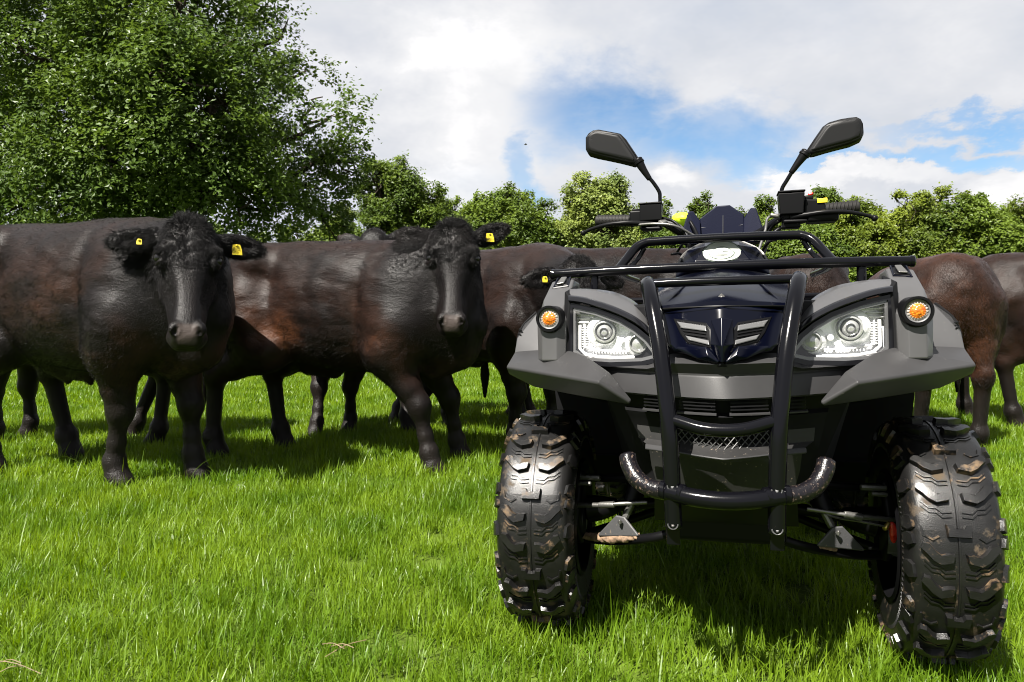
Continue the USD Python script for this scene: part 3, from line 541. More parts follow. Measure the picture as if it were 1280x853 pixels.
# navy nose with its ridge and the two vents, hood, instrument dome
vn = lambda u, z: .452 - .62 * np.abs(u) ** 1.15 - .42 * np.maximum(z - .80, 0) - .15 * np.maximum(.80 - z, 0)
nose_poly = [(-.140, .893), (-.131, .845), (-.122, .812), (-.105, .797), (-.080, .792), (-.050, .784), (-.028, .778), (0, .773), (.028, .778), (.050, .784), (.080, .792), (.105, .797), (.122, .812), (.131, .845), (.140, .893), (0, .900)]
nose = part('nose_panel', panel(nose_poly, vn, .03, .008, .012), navy, smooth=40)
part('nose_ridge', [rhull([(-.020, .436, .866), (.020, .436, .866), (0, .444, .870), (-.022, .444, .815), (.022, .444, .815), (0, .471, .812), (0, .468, .779), (-.008, .450, .780), (.008, .450, .780)], .003)], navy, nose, smooth=25)
for s in SD:
    part('nose_wing', rhull([S(q, s) for q in ((.035, .448, .806), (.072, .425, .800), (.100, .40, .806), (.010, .458, .778), (.05, .443, .786), (.03, .456, .79))], .004), navy, nose, smooth=30)
    vt = part('nose_vent', panel([(s * a, b) for a, b in ((.108, .873), (.034, .862), (.023, .845), (.022, .806), (.076, .817), (.092, .838))], lambda u, z: vn(u, z) + .004, .012, .003), satin)
    def strip(pts, m, name, off):
        return part(name, panel([(s * a, b) for a, b in pts], lambda u, z: vn(u, z) + off, .006, .002, .006), m, vt)
    strip(((.100, .866), (.034, .855), (.033, .843), (.089, .851)), vent_grey, 'vent_bar', .009)
    strip(((.080, .834), (.028, .823), (.027, .813), (.073, .824)), vent_grey, 'vent_bar', .009)
    for k in range(10):
        a = .040 + k * .0055; strip(((a, .857 + (a - .034) * .12), (a + .001, .857 + (a - .034) * .12), (a + .001, .845 + (a - .034) * .12), (a, .845 + (a - .034) * .12)), steel, 'vent_rib', .0105)
    strip(((.086, .8455), (.034, .838), (.034, .836), (.085, .8435)), black, 'vent_slat', .008); strip(((.083, .8385), (.032, .831), (.031, .8285), (.082, .836)), black, 'vent_slat', .008)
hu = np.linspace(-1, 1, 17)
hrow = lambda w, z, v, up, fw: np.c_[hu * w, v + fw * (1 - np.abs(hu)), z + up * (1 - np.abs(hu) ** 1.6)]
hood = part('hood', loft([hrow(.142, .893, .358, .006, .040), hrow(.143, .903, .352, .008, .045), hrow(.150, .930, .27, .022, .02), hrow(.158, .956, .16, .03, 0), hrow(.165, .972, .02, .035, 0), hrow(.16, .965, -.2, .03, 0)], .005), navy, smooth=35)
part('hood_bolt', rhull([(0, .372, .919), (.007, .368, .918), (-.007, .368, .918), (0, .360, .925)], .003), steel, hood)
for s in SD:
    part('hood_crease', tube([S(q, s) for q in ((.128, .345, .906), (.100, .285, .940), (.085, .22, .962))], .0022, 6), navy, hood)
part('hood_seam', tube([(-.140, .362, .896), (-.07, .392, .8975), (0, .408, .8985), (.07, .392, .8975), (.140, .362, .896)], .0022, 6), satin, hood)
dome_m = part('instrument_dome', [rhull([(-.120, -.10, .995), (.120, -.10, .995), (-.114, -.11, 1.030), (.114, -.11, 1.030), (-.095, -.13, 1.062), (.095, -.13, 1.062), (-.045, -.16, 1.088), (.045, -.16, 1.088), (-.07, -.06, 1.03), (.07, -.06, 1.03), (-.045, -.085, 1.068), (.045, -.085, 1.068), (-.12, -.34, 1.03), (.12, -.34, 1.03), (-.05, -.34, 1.09), (.05, -.34, 1.09)], .010, 2)], navy, smooth=35)
for s in SD: part('dome_edge', tube([S(q, s) for q in ((.126, -.10, 1.005), (.121, -.105, 1.034), (.100, -.125, 1.066), (.05, -.155, 1.095))], .004, 7), steel, dome_m)
bu = np.linspace(0, 2 * PI, 41)[:-1]
def oval(rx, rz, cz=1.057): return [(1.12 * rx * math.cos(a) * (1 - .10 * math.sin(a)), cz + 1.12 * rz * math.sin(a) * (1.0 + .08 * math.sin(a))) for a in bu]
vb = lambda u, z: -.046 - .62 * np.maximum(z - 1.03, 0) - .35 * np.abs(u) ** 1.6
bd = node('badge', quad)
part('badge_rim', panel(oval(.050, .029), vb, .006, .002, .006), badge_green, bd); part('badge_ring', panel(oval(.046, .0262), lambda u, z: vb(u, z) + .002, .004, .001, .006), badge_white, bd)
tri = [(.036 * math.cos(a), 1.0545 + .0195 * math.sin(a)) for a in bu]; tri = [(a * (1 - .45 * max(0, (b - 1.054) / .0195)), b) for a, b in tri]
part('badge_frame', panel(tri, lambda u, z: vb(u, z) + .0034, .003, .001, .005), badge_green, bd)
part('badge_field', panel([(a * .93, 1.0545 + (b - 1.0545) * .90) for a, b in tri], lambda u, z: vb(u, z) + .0046, .003, .001, .005), badge_white, bd)
for x0, x1, z, h in ((-.004, .012, 1.060, .0014), (.004, .016, 1.0585, .0012), (-.012, -.004, 1.054, .0014), (.002, .010, 1.0545, .0012), (-.022, .022, 1.0475, .0014), (-.010, .014, 1.0505, .0012), (.014, .024, 1.054, .0011), (-.016, .006, 1.0448, .0009)):
    part('badge_mark', panel([(x0, z), (x1, z + h * .4), (x1 + .002, z - h), (x0 - .001, z - h)], lambda u, z: vb(u, z) + .0056, .002, .0003, .004), badge_dark, bd)

# lower front: black grille, slats, mesh, chin
us2 = np.linspace(-.235, .235, 19); rw2 = lambda z, dv, k=1.0: np.c_[us2 * k, vc(us2 * k) + dv, np.full_like(us2, z)]
part('grille_panel', loft([rw2(.694, -.020, 1.0), rw2(.660, -.035, 1.0), rw2(.652, -.022, .98), rw2(.640, -.030, .97), rw2(.56, -.09, .92), rw2(.44, -.12, .75)], .005), black)
for s in SD:
    for (a, b) in ((.016, .097), (.125, .180)):
        g = part('grille_vent', panel([(s * a, .692), (s * b, .692), (s * b, .664), (s * a, .664)], lambda u, z: vc(u) - .018, .01, .002), satin)
        for k in range(3):
            z = .671 + k * .0075; part('slat', loft([[S((q, vc(q) - .012, z), s) for q in np.linspace(a, b, 5)], [S((q, vc(q) - .003, z + .001), s) for q in np.linspace(a, b, 5)], [S((q, vc(q) - .003, z - .002), s) for q in np.linspace(a, b, 5)]], .001), black, g)
        part('vent_lip', loft([[S((q, vc(q) - .012, .6635), s) for q in np.linspace(a - .002, b + .003, 5)], [S((q, vc(q) + .004, .6615), s) for q in np.linspace(a - .002, b + .003, 5)], [S((q, vc(q) + .004, .6585), s) for q in np.linspace(a - .002, b + .003, 5)], [S((q, vc(q) - .012, .656), s) for q in np.linspace(a - .002, b + .003, 5)]], .001), grey, g)
wires = []
for k in range(-12, 13):
    for sg in SD:
        a = np.array((k * .0155, .575)); b = a + np.array((sg * .055, .065)); A = LineString([a, b]).intersection(sbox(-.105, .576, .105, .640))
        if A.is_empty or A.length < .008: continue
        c_ = np.array(A.coords); wires.append(tube([(q[0], vc(q[0]) - .048 + .002 * sg, q[1]) for q in c_], .0013, 5, 2))
gm = part('grille_mesh', wires, mesh_wire)
part('mesh_backing', panel([(-.108, .642), (.108, .642), (.108, .574), (-.108, .574)], lambda u, z: vc(u) - .066, .006, .001), satin, gm)
u3 = np.linspace(-.098, .098, 13); rw3 = lambda z, dv: np.c_[u3, vc(u3) + dv, z - .006 * (1 - np.abs(u3) / .098)]
part('chin', [loft([rw3(.590, -.055), rw3(.578, -.038), rw3(.570, -.012), rw3(.566, -.012), rw3(.556, -.024), rw3(.50, -.05), rw3(.445, -.07), rw3(.43, -.14)], .005)], chin_mat, smooth=28)
part('chin_lip', tube([(q, vc(q) - .008, .568 - .006 * (1 - abs(q) / .098)) for q in u3], .0024, 7), grey)
for s in SD:
    part('side_chin', loft([[S((a, vc(np.array(a)) - d, z), s) for a in np.linspace(a0, a1, 5)] for a0, a1, z, d in ((.105, .205, .625, .05), (.105, .20, .585, .045), (.105, .178, .574, .03), (.105, .172, .566, .032), (.105, .168, .52, .05), (.105, .150, .45, .07))], .005), chin_mat, smooth=28)
    part('chin_lip', rhull([S(q, s) for q in ((.128, .405, .578), (.174, .375, .578), (.128, .41, .571), (.174, .38, .571))], .003), grey)
part('skid_plate', loft([[(a, .34, .455) for a in (-.16, 0, .16)], [(a, .25, .37) for a in (-.17, 0, .17)], [(a, -.1, .33) for a in (-.17, 0, .17)], [(a, -.9, .30) for a in (-.17, 0, .17)]], .006), satin)

# bull bar
vt_pts = [(.105, .512, .425), (.1065, .512, .50), (.1085, .510, .56), (.1125, .505, .64), (.118, .495, .70), (.131, .468, .80), (.149, .425, .890), (.160, .385, .932), (.169, .335, .955), (.174, .26, .958)]
bull = node('bull_bar', quad)
for s in SD:
    part('upright', tube([S(q, s) for q in vt_pts], .0182, 20), powder, bull, smooth=60)
    for z in (.517, .435):
        a = np.linspace(PI, 2 * PI, 9); part('bolt_cup', [tube([S((.1055 + .0105 * math.cos(q), .529, z + .0105 * math.sin(q)), s) for q in a], .0016, 5), rhull([S((.1055, .524, z), s), S((.1055, .529, z - .004), s), S((.099, .522, z + .004), s), S((.112, .522, z + .004), s)], .003)], plate, bull)
    part('weld_collar', tube([S((.121, .512, .502 + .001), s), S((.130, .510, .503), s)], .021, 16, curve=False), powder, bull)
    part('weld_collar', tube([S((.090, .520, .500), s), S((.083, .523, .499), s)], .021, 16, curve=False), powder, bull)
    part('mount_plate', rhull([S(q, s) for q in ((.095, .500, .47), (.118, .500, .47), (.095, .500, .385), (.118, .500, .385), (.1, .44, .40), (.11, .44, .40))], .003), powder, bull)
    lower_end = [(.118, .512, .501), (.155, .500, .505), (.185, .482, .520), (.203, .466, .545), (.209, .455, .566)]
    part('bumper_end', tube([S(q, s) for q in lower_end], .0195, 18), muddy, bull, smooth=60)
part('lower_bar', tube([(-.118, .512, .501), (-.06, .53, .494), (0, .536, .491), (.06, .53, .494), (.118, .512, .501)], .0195, 20), powder, bull, smooth=60)
part('middle_bar', tube([(-.112, .500, .654), (-.095, .506, .652), (-.045, .522, .640), (0, .526, .637), (.045, .522, .640), (.095, .506, .652), (.112, .500, .654)], .0142, 18), powder, bull, smooth=60)
part('top_bar', tube([(-.165, .33, .957), (0, .335, .958), (.165, .33, .957)], .0105, 16), powder, bull, smooth=60)

# front rack
rack = node('front_rack', quad)
part('front_bar', tube([(-.468, .03, 1.006), (-.2, .045, 1.010), (.2, .045, 1.010), (.468, .03, 1.006)], .0135, 18), powder, rack, smooth=60)
for s in SD:
    part('end_cap', tube([S((.462, .03, 1.006), s), S((.470, .03, 1.006), s)], .0150, 16, curve=False), powder, rack)
    part('post', tube([S((.347, .03, 1.005), s), S((.347, .035, .90), s)], .0115, 12, curve=False), powder, rack)
    part('deck_bar', tube([S((.275, .03, 1.004), s), S((.275, -.12, 1.0), s), S((.27, -.36, 1.0), s)], .009, 12), powder, rack)
    part('hoop_brace', tube([S((.262, .005, 1.008), s), S((.235, -.05, 1.045), s), S((.215, -.06, 1.078), s)], .007, 10), powder, rack)
part('rear_hoop', tube([(-.282, .02, 1.012), (-.262, -.02, 1.045), (-.240, -.045, 1.076), (-.215, -.055, 1.091), (-.18, -.058, 1.095), (0, -.06, 1.097), (.18, -.058, 1.095), (.215, -.055, 1.091), (.240, -.045, 1.076), (.262, -.02, 1.045), (.282, .02, 1.012)], .0125, 16), powder, rack, smooth=60)

# steering: bar, grips, levers, master cylinders, switches, mirrors, navy shield, cables
part('handlebar', tube([(-.40, -.42, 1.208), (-.26, -.40, 1.200), (-.19, -.39, 1.188), (-.10, -.40, 1.135), (0, -.40, 1.12), (.10, -.40, 1.135), (.19, -.39, 1.188), (.26, -.40, 1.200), (.40, -.42, 1.208)], .0115, 14), powder, smooth=60)
part('steering_stem', rhull([(.04, -.40, 1.13), (-.04, -.40, 1.13), (.035, -.32, .95), (-.035, -.32, .95)], .012), satin)
for s in SD:
    g0, g1 = np.array((.408, -.42, 1.209)), np.array((.288, -.405, 1.203))
    gp = part('grip', tube([S(g0, s), S(g1, s)], [.0195, .0185], 20, curve=False), grip_mat, smooth=60)
    d = (g1 - g0); L_ = np.linalg.norm(d); d /= L_; e1 = np.cross(d, [0, 0, 1]); e1 /= np.linalg.norm(e1); e2 = np.cross(d, e1)
    for k in range(9):
        a = np.linspace(0, 2 * PI, 25); off = .012 + k * (L_ - .03) / 8
        part('grip_rib', tube([S(g0 + d * (off + .007 * math.sin(t)) + (e1 * math.cos(t) + e2 * math.sin(t)) * .0190, s) for t in a], .0024, 5, 1, cap=False), grip_mat, gp)
    part('grip_flange', tube([S(g1 + d * .002, s), S(g1 - d * .004, s)], .024, 18, curve=False), satin, gp)
    lv = [(.205, -.345, 1.178), (.25, -.335, 1.182), (.30, -.325, 1.186), (.36, -.330, 1.184), (.415, -.345, 1.174), (.438, -.35, 1.166)]
    lever = part('brake_lever', tube([S(q, s) for q in lv], [.010, .009, .0075, .0065, .0055, .0055], 10), satin, smooth=60)
    bl = trimesh.creation.icosphere(2, .0095); bl.apply_translation(L2(S((.445, -.352, 1.163), s))); part('lever_ball', bl, satin, lever, smooth=True)
    part('lever_clamp', [rhull([S(q, s) for q in ((.195, -.40, 1.205), (.255, -.40, 1.205), (.19, -.34, 1.165), (.25, -.34, 1.165), (.20, -.40, 1.168), (.245, -.40, 1.168))], .006)], satin)
# brake boxes differ left and right
part('brake_box', [rhull([(a, b, z) for a in (-.252, -.190) for b in (-.40, -.335) for z in (1.194, 1.240)], .004), rhull([(a, b, 1.246) for a in (-.255, -.187) for b in (-.404, -.331)], .003)], satin)
part('brake_box', [rhull([(a, b, z) for a, z in ((.178, 1.19), (.238, 1.19), (.174, 1.248), (.242, 1.248)) for b in (-.40, -.33)], .004), rhull([(a, b, 1.256) for a in (.171, .245) for b in (-.404, -.326)], .003), rhull([(a, b, z) for a in (.186, .23) for b in (-.39, -.35) for z in (1.15, 1.19)], .005)], satin)
part('switch_box', [rhull([(a, b, z) for a in (-.285, -.258) for b in (-.42, -.36) for z in (1.19, 1.222)], .006), rhull([(a, b, z) for a in (-.282, -.246) for b in (-.40, -.37) for z in (1.228, 1.234)], .002)], satin)
part('switch_box', [rhull([(a, b, z) for a, z in ((.250, 1.19), (.305, 1.19), (.252, 1.228), (.300, 1.224)) for b in (-.42, -.36)], .006), rhull([(a, b, z) for a in (.252, .27) for b in (-.41, -.37) for z in (1.236, 1.242)], .004), rhull([(a, b, z) for a in (.262, .335) for b in (-.40, -.34) for z in (1.168, 1.182)], .009)], satin)
part('red_switch', rhull([(.264, -.38, 1.25), (.272, -.38, 1.252), (.268, -.40, 1.25)], .004), red)
part('yellow_sticker', rhull([(.285, -.351, 1.231), (.311, -.351, 1.231), (.285, -.351, 1.220), (.311, -.351, 1.220)], .0015), yellow)
part('lever_pivot', rhull([(-.19, -.33, 1.182), (-.175, -.33, 1.182), (-.182, -.32, 1.175)], .008), steel); part('lever_pivot', rhull([(.165, -.33, 1.182), (.15, -.33, 1.186)], .007), steel)
cab = [[(-.26, -.33, 1.178), (-.20, -.31, 1.176), (-.14, -.31, 1.165), (-.085, -.34, 1.135)], [(-.19, -.36, 1.20), (-.15, -.34, 1.185), (-.12, -.33, 1.15), (-.10, -.33, 1.10)], [(-.185, -.37, 1.19), (-.13, -.37, 1.17), (-.105, -.36, 1.12), (-.10, -.30, 1.05)],
       [(-.10, -.42, 1.19), (-.085, -.40, 1.16), (-.07, -.36, 1.12)], [(.18, -.36, 1.19), (.14, -.34, 1.18), (.13, -.33, 1.14), (.11, -.3, 1.08)], [(.20, -.36, 1.16), (.165, -.35, 1.14), (.14, -.34, 1.11), (.12, -.3, 1.06)], [(.17, -.36, 1.17), (.15, -.37, 1.15), (.125, -.36, 1.11)]]
for i, c_ in enumerate(cab): part('cable', tube(c_, (.0042, .0050, .0055, .006, .0045, .0065, .005)[i], 8), (steel, satin, plate, satin, plate, satin, satin)[i], smooth=60)
for i, (a, b) in enumerate((((-.10, -.30, 1.05), (-.14, -.10, 1.06)), ((-.13, -.2, 1.075), (-.08, -.12, 1.10)), ((.11, -.2, 1.06), (.15, -.12, 1.09)))): part('cable', tube([a, (np.array(a) + b) / 2 + [0, .03, .01], b], .004, 7), satin)
VM = -.38
def px_poly(pts): return [tuple(q) for q in pts]
MIR = {-1: ([(-.181, 1.168 + .06), (-.183, 1.285), (-.184, 1.297), (-.198, 1.318), (-.214, 1.345)], None), 1: None}
def qlocal(px, py, v):
    c_, s_ = math.cos(-QYAW), math.sin(-QYAW); Rz = np.array([[c_, -s_, 0], [s_, c_, 0], [0, 0, 1]]); a = -QROLL; Ry = np.array([[math.cos(a), 0, math.sin(a)], [0, 1, 0], [-math.sin(a), 0, math.cos(a)]])
    M_ = Rz @ Ry; o = M_.T @ (np.array([0, 0, CAM_H]) - [QX, QY, 0]); d = M_.T @ ray(px, py); q = o + d * ((-v - o[1]) / d[1]); return np.array((q[0], v, q[2]))
for s, stem, cone, head in ((-1, ((825, 268), (825, 248), (824, 240), (817, 229), (811, 222)), ((812, 224), (804, 212), (797, 200)), ((731, 186), (731, 172), (735, 166), (741, 162), (748, 161), (760, 163), (775, 166), (782, 173), (789, 184), (796, 194), (799, 200), (793, 207), (786, 205), (774, 202), (760, 199), (745, 196), (735, 193))),
                            (1, ((977, 252), (977, 242), (978, 235), (984, 225), (990, 215)), ((989, 216), (999, 202), (1008, 190)), ((1081, 166), (1080, 154), (1077, 148), (1071, 145), (1062, 146), (1050, 148), (1036, 152), (1029, 157), (1020, 170), (1012, 182), (1008, 188), (1014, 194), (1020, 193), (1033, 189), (1048, 185), (1064, 181), (1077, 175)))):
    mr = node('mirror', quad)
    st = [qlocal(a, b, VM) for a, b in stem]; part('stem', tube(st, .0062, 12), powder, mr, smooth=60)
    part('stem_nut', tube([st[0] + [0, 0, -.004], st[0] + [0, 0, .022]], .0105, 6, curve=False), satin, mr, smooth=False)
    cn = [qlocal(a, b, VM) for a, b in cone]; part('arm', tube(cn, [.0085, .012, .0165], 14, cap=True), satin, mr, smooth=60)
    hd = [qlocal(a, b, VM) for a, b in head]; hd = [(q[0], q[2]) for q in hd]; hp = Polygon(hd).buffer(-.006).buffer(.006)
    part('housing', panel(hp, lambda u, z: VM + 0 * u - .012, .03, .008, .005, dome=.024, dome_w=.020), mirror_shell, mr, smooth=True)
    part('glass', panel(hp.buffer(-.008), lambda u, z: VM + 0 * u - .040, .004, .001, .01), mirror_glass, mr)
    part('collar', tube([cn[-1] + (cn[-2] - cn[-1]) * .35, cn[-1] + (cn[-2] - cn[-1]) * .2], .0175, 14, curve=False), satin, mr)
sh = node('rear_shield', quad)
Zs = lambda py: qlocal(904, py, -.46)[2]
part('centre_panel', rhull([(-.068, -.46, 1.12), (.068, -.46, 1.12), (-.066, -.455, Zs(273)), (.066, -.455, Zs(271)), (-.016, -.45, Zs(259.5)), (.024, -.45, Zs(259)), (-.06, -.54, 1.12), (.06, -.54, 1.12), (-.06, -.53, Zs(276)), (.06, -.53, Zs(276))], .004), navy_matt, sh, smooth=25)
for s in SD:
    part('side_wing', rhull([S(q, s) for q in ((.072, -.44, 1.12), (.118, -.43, 1.12), (.122, -.43, 1.16), (.104, -.435, Zs(265.5)), (.094, -.44, Zs(265)), (.074, -.445, Zs(276)), (.08, -.54, 1.12), (.115, -.54, 1.12), (.1, -.54, Zs(272)))], .005), navy_matt, sh, smooth=25)
part('seam', tube([(-.066, -.453, Zs(284)), (.066, -.453, Zs(283))], .0012, 5, curve=False), plate, sh); part('seam', tube([(.003, -.452, Zs(296)), (.004, -.449, Zs(270))], .0012, 5, curve=False), plate, sh)

# running gear
wheel_r, HW = .292, .102
prof_w = np.array([0, .04, .066, .084, .093, .099, .102, .098, .088]); prof_r = np.array([.292, .2915, .289, .283, .271, .250, .220, .190, .158])
arc = np.r_[0, np.cumsum(np.hypot(np.diff(prof_w), np.diff(prof_r)))]
def wheel_pt(s_, w, h):                                 # along the tread, across it, height above it -> wheel axes (axle along x)
    sg = np.sign(w); a = np.abs(w); pw, pr = np.interp(a, arc, prof_w), np.interp(a, arc, prof_r); e = .002
    tw, tr = np.interp(a + e, arc, prof_w) - np.interp(a - e, arc, prof_w), np.interp(a + e, arc, prof_r) - np.interp(a - e, arc, prof_r); ln = np.hypot(tw, tr) + 1e-9
    nw, nr = -tr / ln, tw / ln; R = pr + h * nr; x = sg * (pw + h * nw); th = s_ / wheel_r
    return np.stack([x, -R * np.cos(th), R * np.sin(th)], -1)
def lug(poly, h, sg=1, off=0.0):
    P = Polygon(poly).buffer(0); v2, f2 = trimesh.creation.triangulate_polygon(P, engine='earcut'); v3, f2 = trimesh.remesh.subdivide_to_size(np.c_[v2, np.zeros(len(v2))], f2, .022, max_iter=6); v2 = v3[:, :2]
    T = P.buffer(-.0022); tv, tf = trimesh.creation.triangulate_polygon(T if T.geom_type == 'Polygon' and not T.is_empty else P, engine='earcut'); t3, tf = trimesh.remesh.subdivide_to_size(np.c_[tv, np.zeros(len(tv))], tf, .022, max_iter=6)
    e0 = np.array(dense(P.exterior, .012)); 
    T = T if T.geom_type == 'Polygon' and not T.is_empty else P
    from shapely.geometry import Point
    e1 = np.array([T.exterior.interpolate(T.exterior.project(Point(q))).coords[0] for q in e0])
    pt = lambda q, hh: wheel_pt(q[:, 1] + off, sg * q[:, 0], hh)
    return cat_mesh([(pt(t3, h), tf), grid_mesh(np.array([pt(e1, h), pt(e0, -.002)]), wrap=True)])
PITCH_L = 2 * PI * wheel_r / 9
tread = []
hook = [(.010, .008), (.014, -.012), (.040, -.018), (.056, -.008), (.078, .018), (.072, .031), (.059, .028), (.047, .012), (.037, .004), (.024, .008)]
center = [(-.024, -.015), (.024, -.015), (.027, .014), (.012, .014), (.008, .006), (-.008, .006), (-.012, .014), (-.027, .014)]
for k in range(9):
    o = k * PITCH_L
    tread.append(lug(center, .0135, 1, o))
    for sg in SD:
        for q in (.075, .148): tread.append(lug(hook, .0145, sg, o + q))
        for q, l in ((.020, .030), (.112, .034), (.185, .026)):
            tread.append(lug([(.084, q - l / 2), (.100, q - l / 2 - .006), (.122, q - l / 2 + .002), (.124, q + l / 2), (.104, q + l / 2 + .004), (.090, q + l / 2 - .004)], .0085, sg, o))
        for q in (.031, .105):                           # raised zigzag lines between the lugs
            for d in (0, .010):
                zz = [(.010, q + d), (.030, q + d - .002), (.040, q + d + .008), (.056, q + d + .010), (.070, q + d + .024)]
                tread.append(lug(LineString(zz).buffer(.0016, cap_style=2, join_style=2), .0035, sg, o))
        tread.append(lug(LineString([(.040, -.012), (.052, -.020), (.070, -.010), (.074, .008)]).buffer(.002, cap_style=2), .004, sg, o))
th = np.linspace(0, 2 * PI, 97)
seam = grid_mesh(np.array([wheel_pt(th * wheel_r, np.full(97, w), np.full(97, h)) for w, h in ((-.003, 0), (-.0018, .003), (.0018, .003), (.003, 0))]))
ribs = []
for k in range(110):
    for sg in SD: ribs.append(lug([(.138, -.004), (.150, .003), (.150, .0085), (.138, .0025)], .002, sg, 2 * PI * wheel_r * k / 110))
tread_mesh = cat_mesh(tread + [seam]); rib_mesh = cat_mesh(ribs)
aw = np.linspace(-arc[-1], arc[-1], 41); carc = grid_mesh(np.array([wheel_pt(th * wheel_r, np.full(97, w), np.zeros(97)) for w in aw]))
def revolve(prof, n=48):                                # profile (x, r) about the axle
    a = np.linspace(0, 2 * PI, n + 1); return grid_mesh(np.array([np.stack([np.full(n + 1, x), -r * np.cos(a), r * np.sin(a)], -1) for x, r in prof]))
rim_mesh = cat_mesh([revolve([(-.095, .168), (-.10, .158), (-.085, .150), (-.06, .140), (.05, .138), (.06, .12), (.06, .06), (.05, .0)]), revolve([(.05, .138), (.085, .150), (.10, .158), (.095, .168)])])
hub_mesh = cat_mesh([revolve([(-.10, .02), (-.10, .055), (-.02, .06), (.03, .06), (.05, .03), (.05, 0)], 20), revolve([(-.055, .0), (-.055, .095), (-.050, .098), (-.048, .0)], 32)])
for (u, v, z, nm, spin) in ((-.492, .0, .306, 'front_wheel', -.42), (.498, .02, .304, 'front_wheel', -.30), (-.47, -1.22, .296, 'rear_wheel', .2), (.47, -1.22, .296, 'rear_wheel', .1)):
    w_ = node(nm, quad, (u, -v, z), rz=0.0 if v < -1 else (2.0 if u < 0 else 0.0))
    sg = 1 if u > 0 else -1; c_, s_ = math.cos(spin), math.sin(spin); R = np.array([[1, 0, 0], [0, c_, -s_], [0, s_, c_]])
    def put(name, m, mm, sm=35):
        q = trimesh.Trimesh(np.array(m.vertices) @ R.T, m.faces, process=False); part(name, q if sg > 0 else mirror(q), mm, w_, smooth=sm)
    put('tyre', carc, rubber, 60); put('tread', tread_mesh, lug_mat, 30); put('rib_ring', rib_mesh, rubber, 30); put('rim', rim_mesh, satin); put('hub', hub_mesh, plate)
for s in SD:
    arm = part('lower_arm', [tube([S(q, s) for q in ((.10, .17, .330), (.18, .16, .300), (.30, .08, .262), (.40, .02, .248))], .0125, 12), tube([S(q, s) for q in ((.10, -.17, .33), (.25, -.10, .285), (.40, .0, .25))], .0125, 12)], satin, smooth=60)
    mp = tube([S(q, s) for q in ((.225, .140, .292), (.27, .112, .280), (.32, .082, .268), (.38, .045, .262))], [.008, .0135, .0125, .010], 10)
    mv = np.array(mp.vertices); mv += (meshkit.noise(mv * 130, 5)[:, None] - .5) * .010; mp.vertices = mv
    if s < 0: part('mud_cake', mp, mud, arm, smooth=60)
    else: part('mud_cake', tube([S(q, s) for q in ((.225, .140, .292), (.25, .12, .286), (.27, .112, .282))], [.006, .010, .006], 8), mud, arm, smooth=60)
    gs = part('gusset', rhull([S(q, s) for q in ((.335, .085, .278), (.235, .140, .306), (.262, .125, .338), (.283, .115, .338), (.225, .145, .300))], .004), plate, arm)
    part('gusset_bolt', rhull([S(q, s) for q in ((.268, .135, .330), (.276, .135, .330), (.272, .138, .326), (.272, .138, .334))], .003), steel, gs)
    part('shock', tube([S((.262, .10, .335), s), S((.235, .09, .39), s), S((.205, .08, .46), s)], [.010, .010, .012], 10), steel)
    part('shock_boot', tube([S((.245, .09, .375), s), S((.19, .06, .52), s)], .026, 14, curve=False), satin)
    part('tie_rod', [tube([S((.20, .13, .385), s), S((.30, .12, .372), s)], .0055, 8, curve=False), tube([S((.29, .12, .373), s), S((.33, .11, .366), s)], .0095, 6, curve=False), tube([S((.32, .11, .367), s), S((.41, .08, .356), s)], .007, 8, curve=False)], steel, smooth=60)
    part('upper_arm', tube([S(q, s) for q in ((.14, .10, .46), (.28, .05, .43), (.40, .0, .42))], .011, 10), satin)
    part('arm_bolt', [tube([S((.335, .07, .433), s), S((.395, .06, .431), s)], .008, 8, curve=False), tube([S((.36, .075, .418), s), S((.395, .07, .416), s)], .006, 8, curve=False)], steel)
    part('drive_shaft', tube([S((.12, -.02, .36), s), S((.40, 0, .325), s)], .016, 12, curve=False), satin)
    part('shaft_boot', tube([S((.30, -.01, .338), s), S((.34, 0, .333), s), S((.38, 0, .328), s)], [.022, .034, .040], 14), satin)
    part('knuckle', rhull([S(q, s) for q in ((.40, .03, .25), (.40, .02, .43), (.43, .05, .33), (.43, -.05, .33), (.41, .06, .30))], .016), satin)
    part('arch_liner', [rhull([S(q, s) for q in ((.30, .16, .69), (.22, .24, .685), (.19, .22, .44), (.23, .12, .42), (.26, -.2, .42), (.32, -.2, .70))], .006), loft([[S(q, s) for q in ((.24, .27, .690), (.40, .21, .693), (.545, .12, .740))], [S(q, s) for q in ((.24, .20, .700), (.40, .16, .705), (.56, .08, .755))], [S(q, s) for q in ((.24, -.05, .70), (.40, -.08, .71), (.565, -.1, .77))], [S(q, s) for q in ((.20, -.36, .58), (.40, -.38, .60), (.56, -.38, .66))], [S(q, s) for q in ((.18, -.37, .40), (.38, -.40, .40), (.54, -.40, .42))]], .004, 3)], black)
part('brake_fitting', rhull([(.405, .085, .318), (.405, .085, .345), (.415, .085, .33), (.41, .07, .30)], .007), red); part('brake_union', rhull([(.388, .085, .335), (.396, .085, .345), (.39, .09, .338)], .007), brass)
part('brake_line', tube([(.39, .09, .34), (.33, .10, .352), (.24, .10, .37), (.16, .06, .43)], .003, 6), steel)
part('frame', [rhull([(a, b, z) for a in (-.13, .13) for b in (.22, -.9) for z in (.33, .42)], .015), rhull([(a, b, z) for a, z in ((-.19, .66), (.19, .66), (-.16, .44), (.16, .44)) for b in (.20, -.25)], .02)], satin)
part('engine', rhull([(a, b, z) for a in (-.19, .19) for b in (-.28, -.85) for z in (.34, .72)], .03), satin)
part('seat', [rhull([(-.13, -.50, .88), (.13, -.50, .88), (-.16, -.75, .90), (.16, -.75, .90), (-.17, -1.35, .94), (.17, -1.35, .94), (-.17, -1.35, .84), (.17, -1.35, .84), (-.14, -.5, .80), (.14, -.5, .80)], .03, 2)], satin, smooth=60)
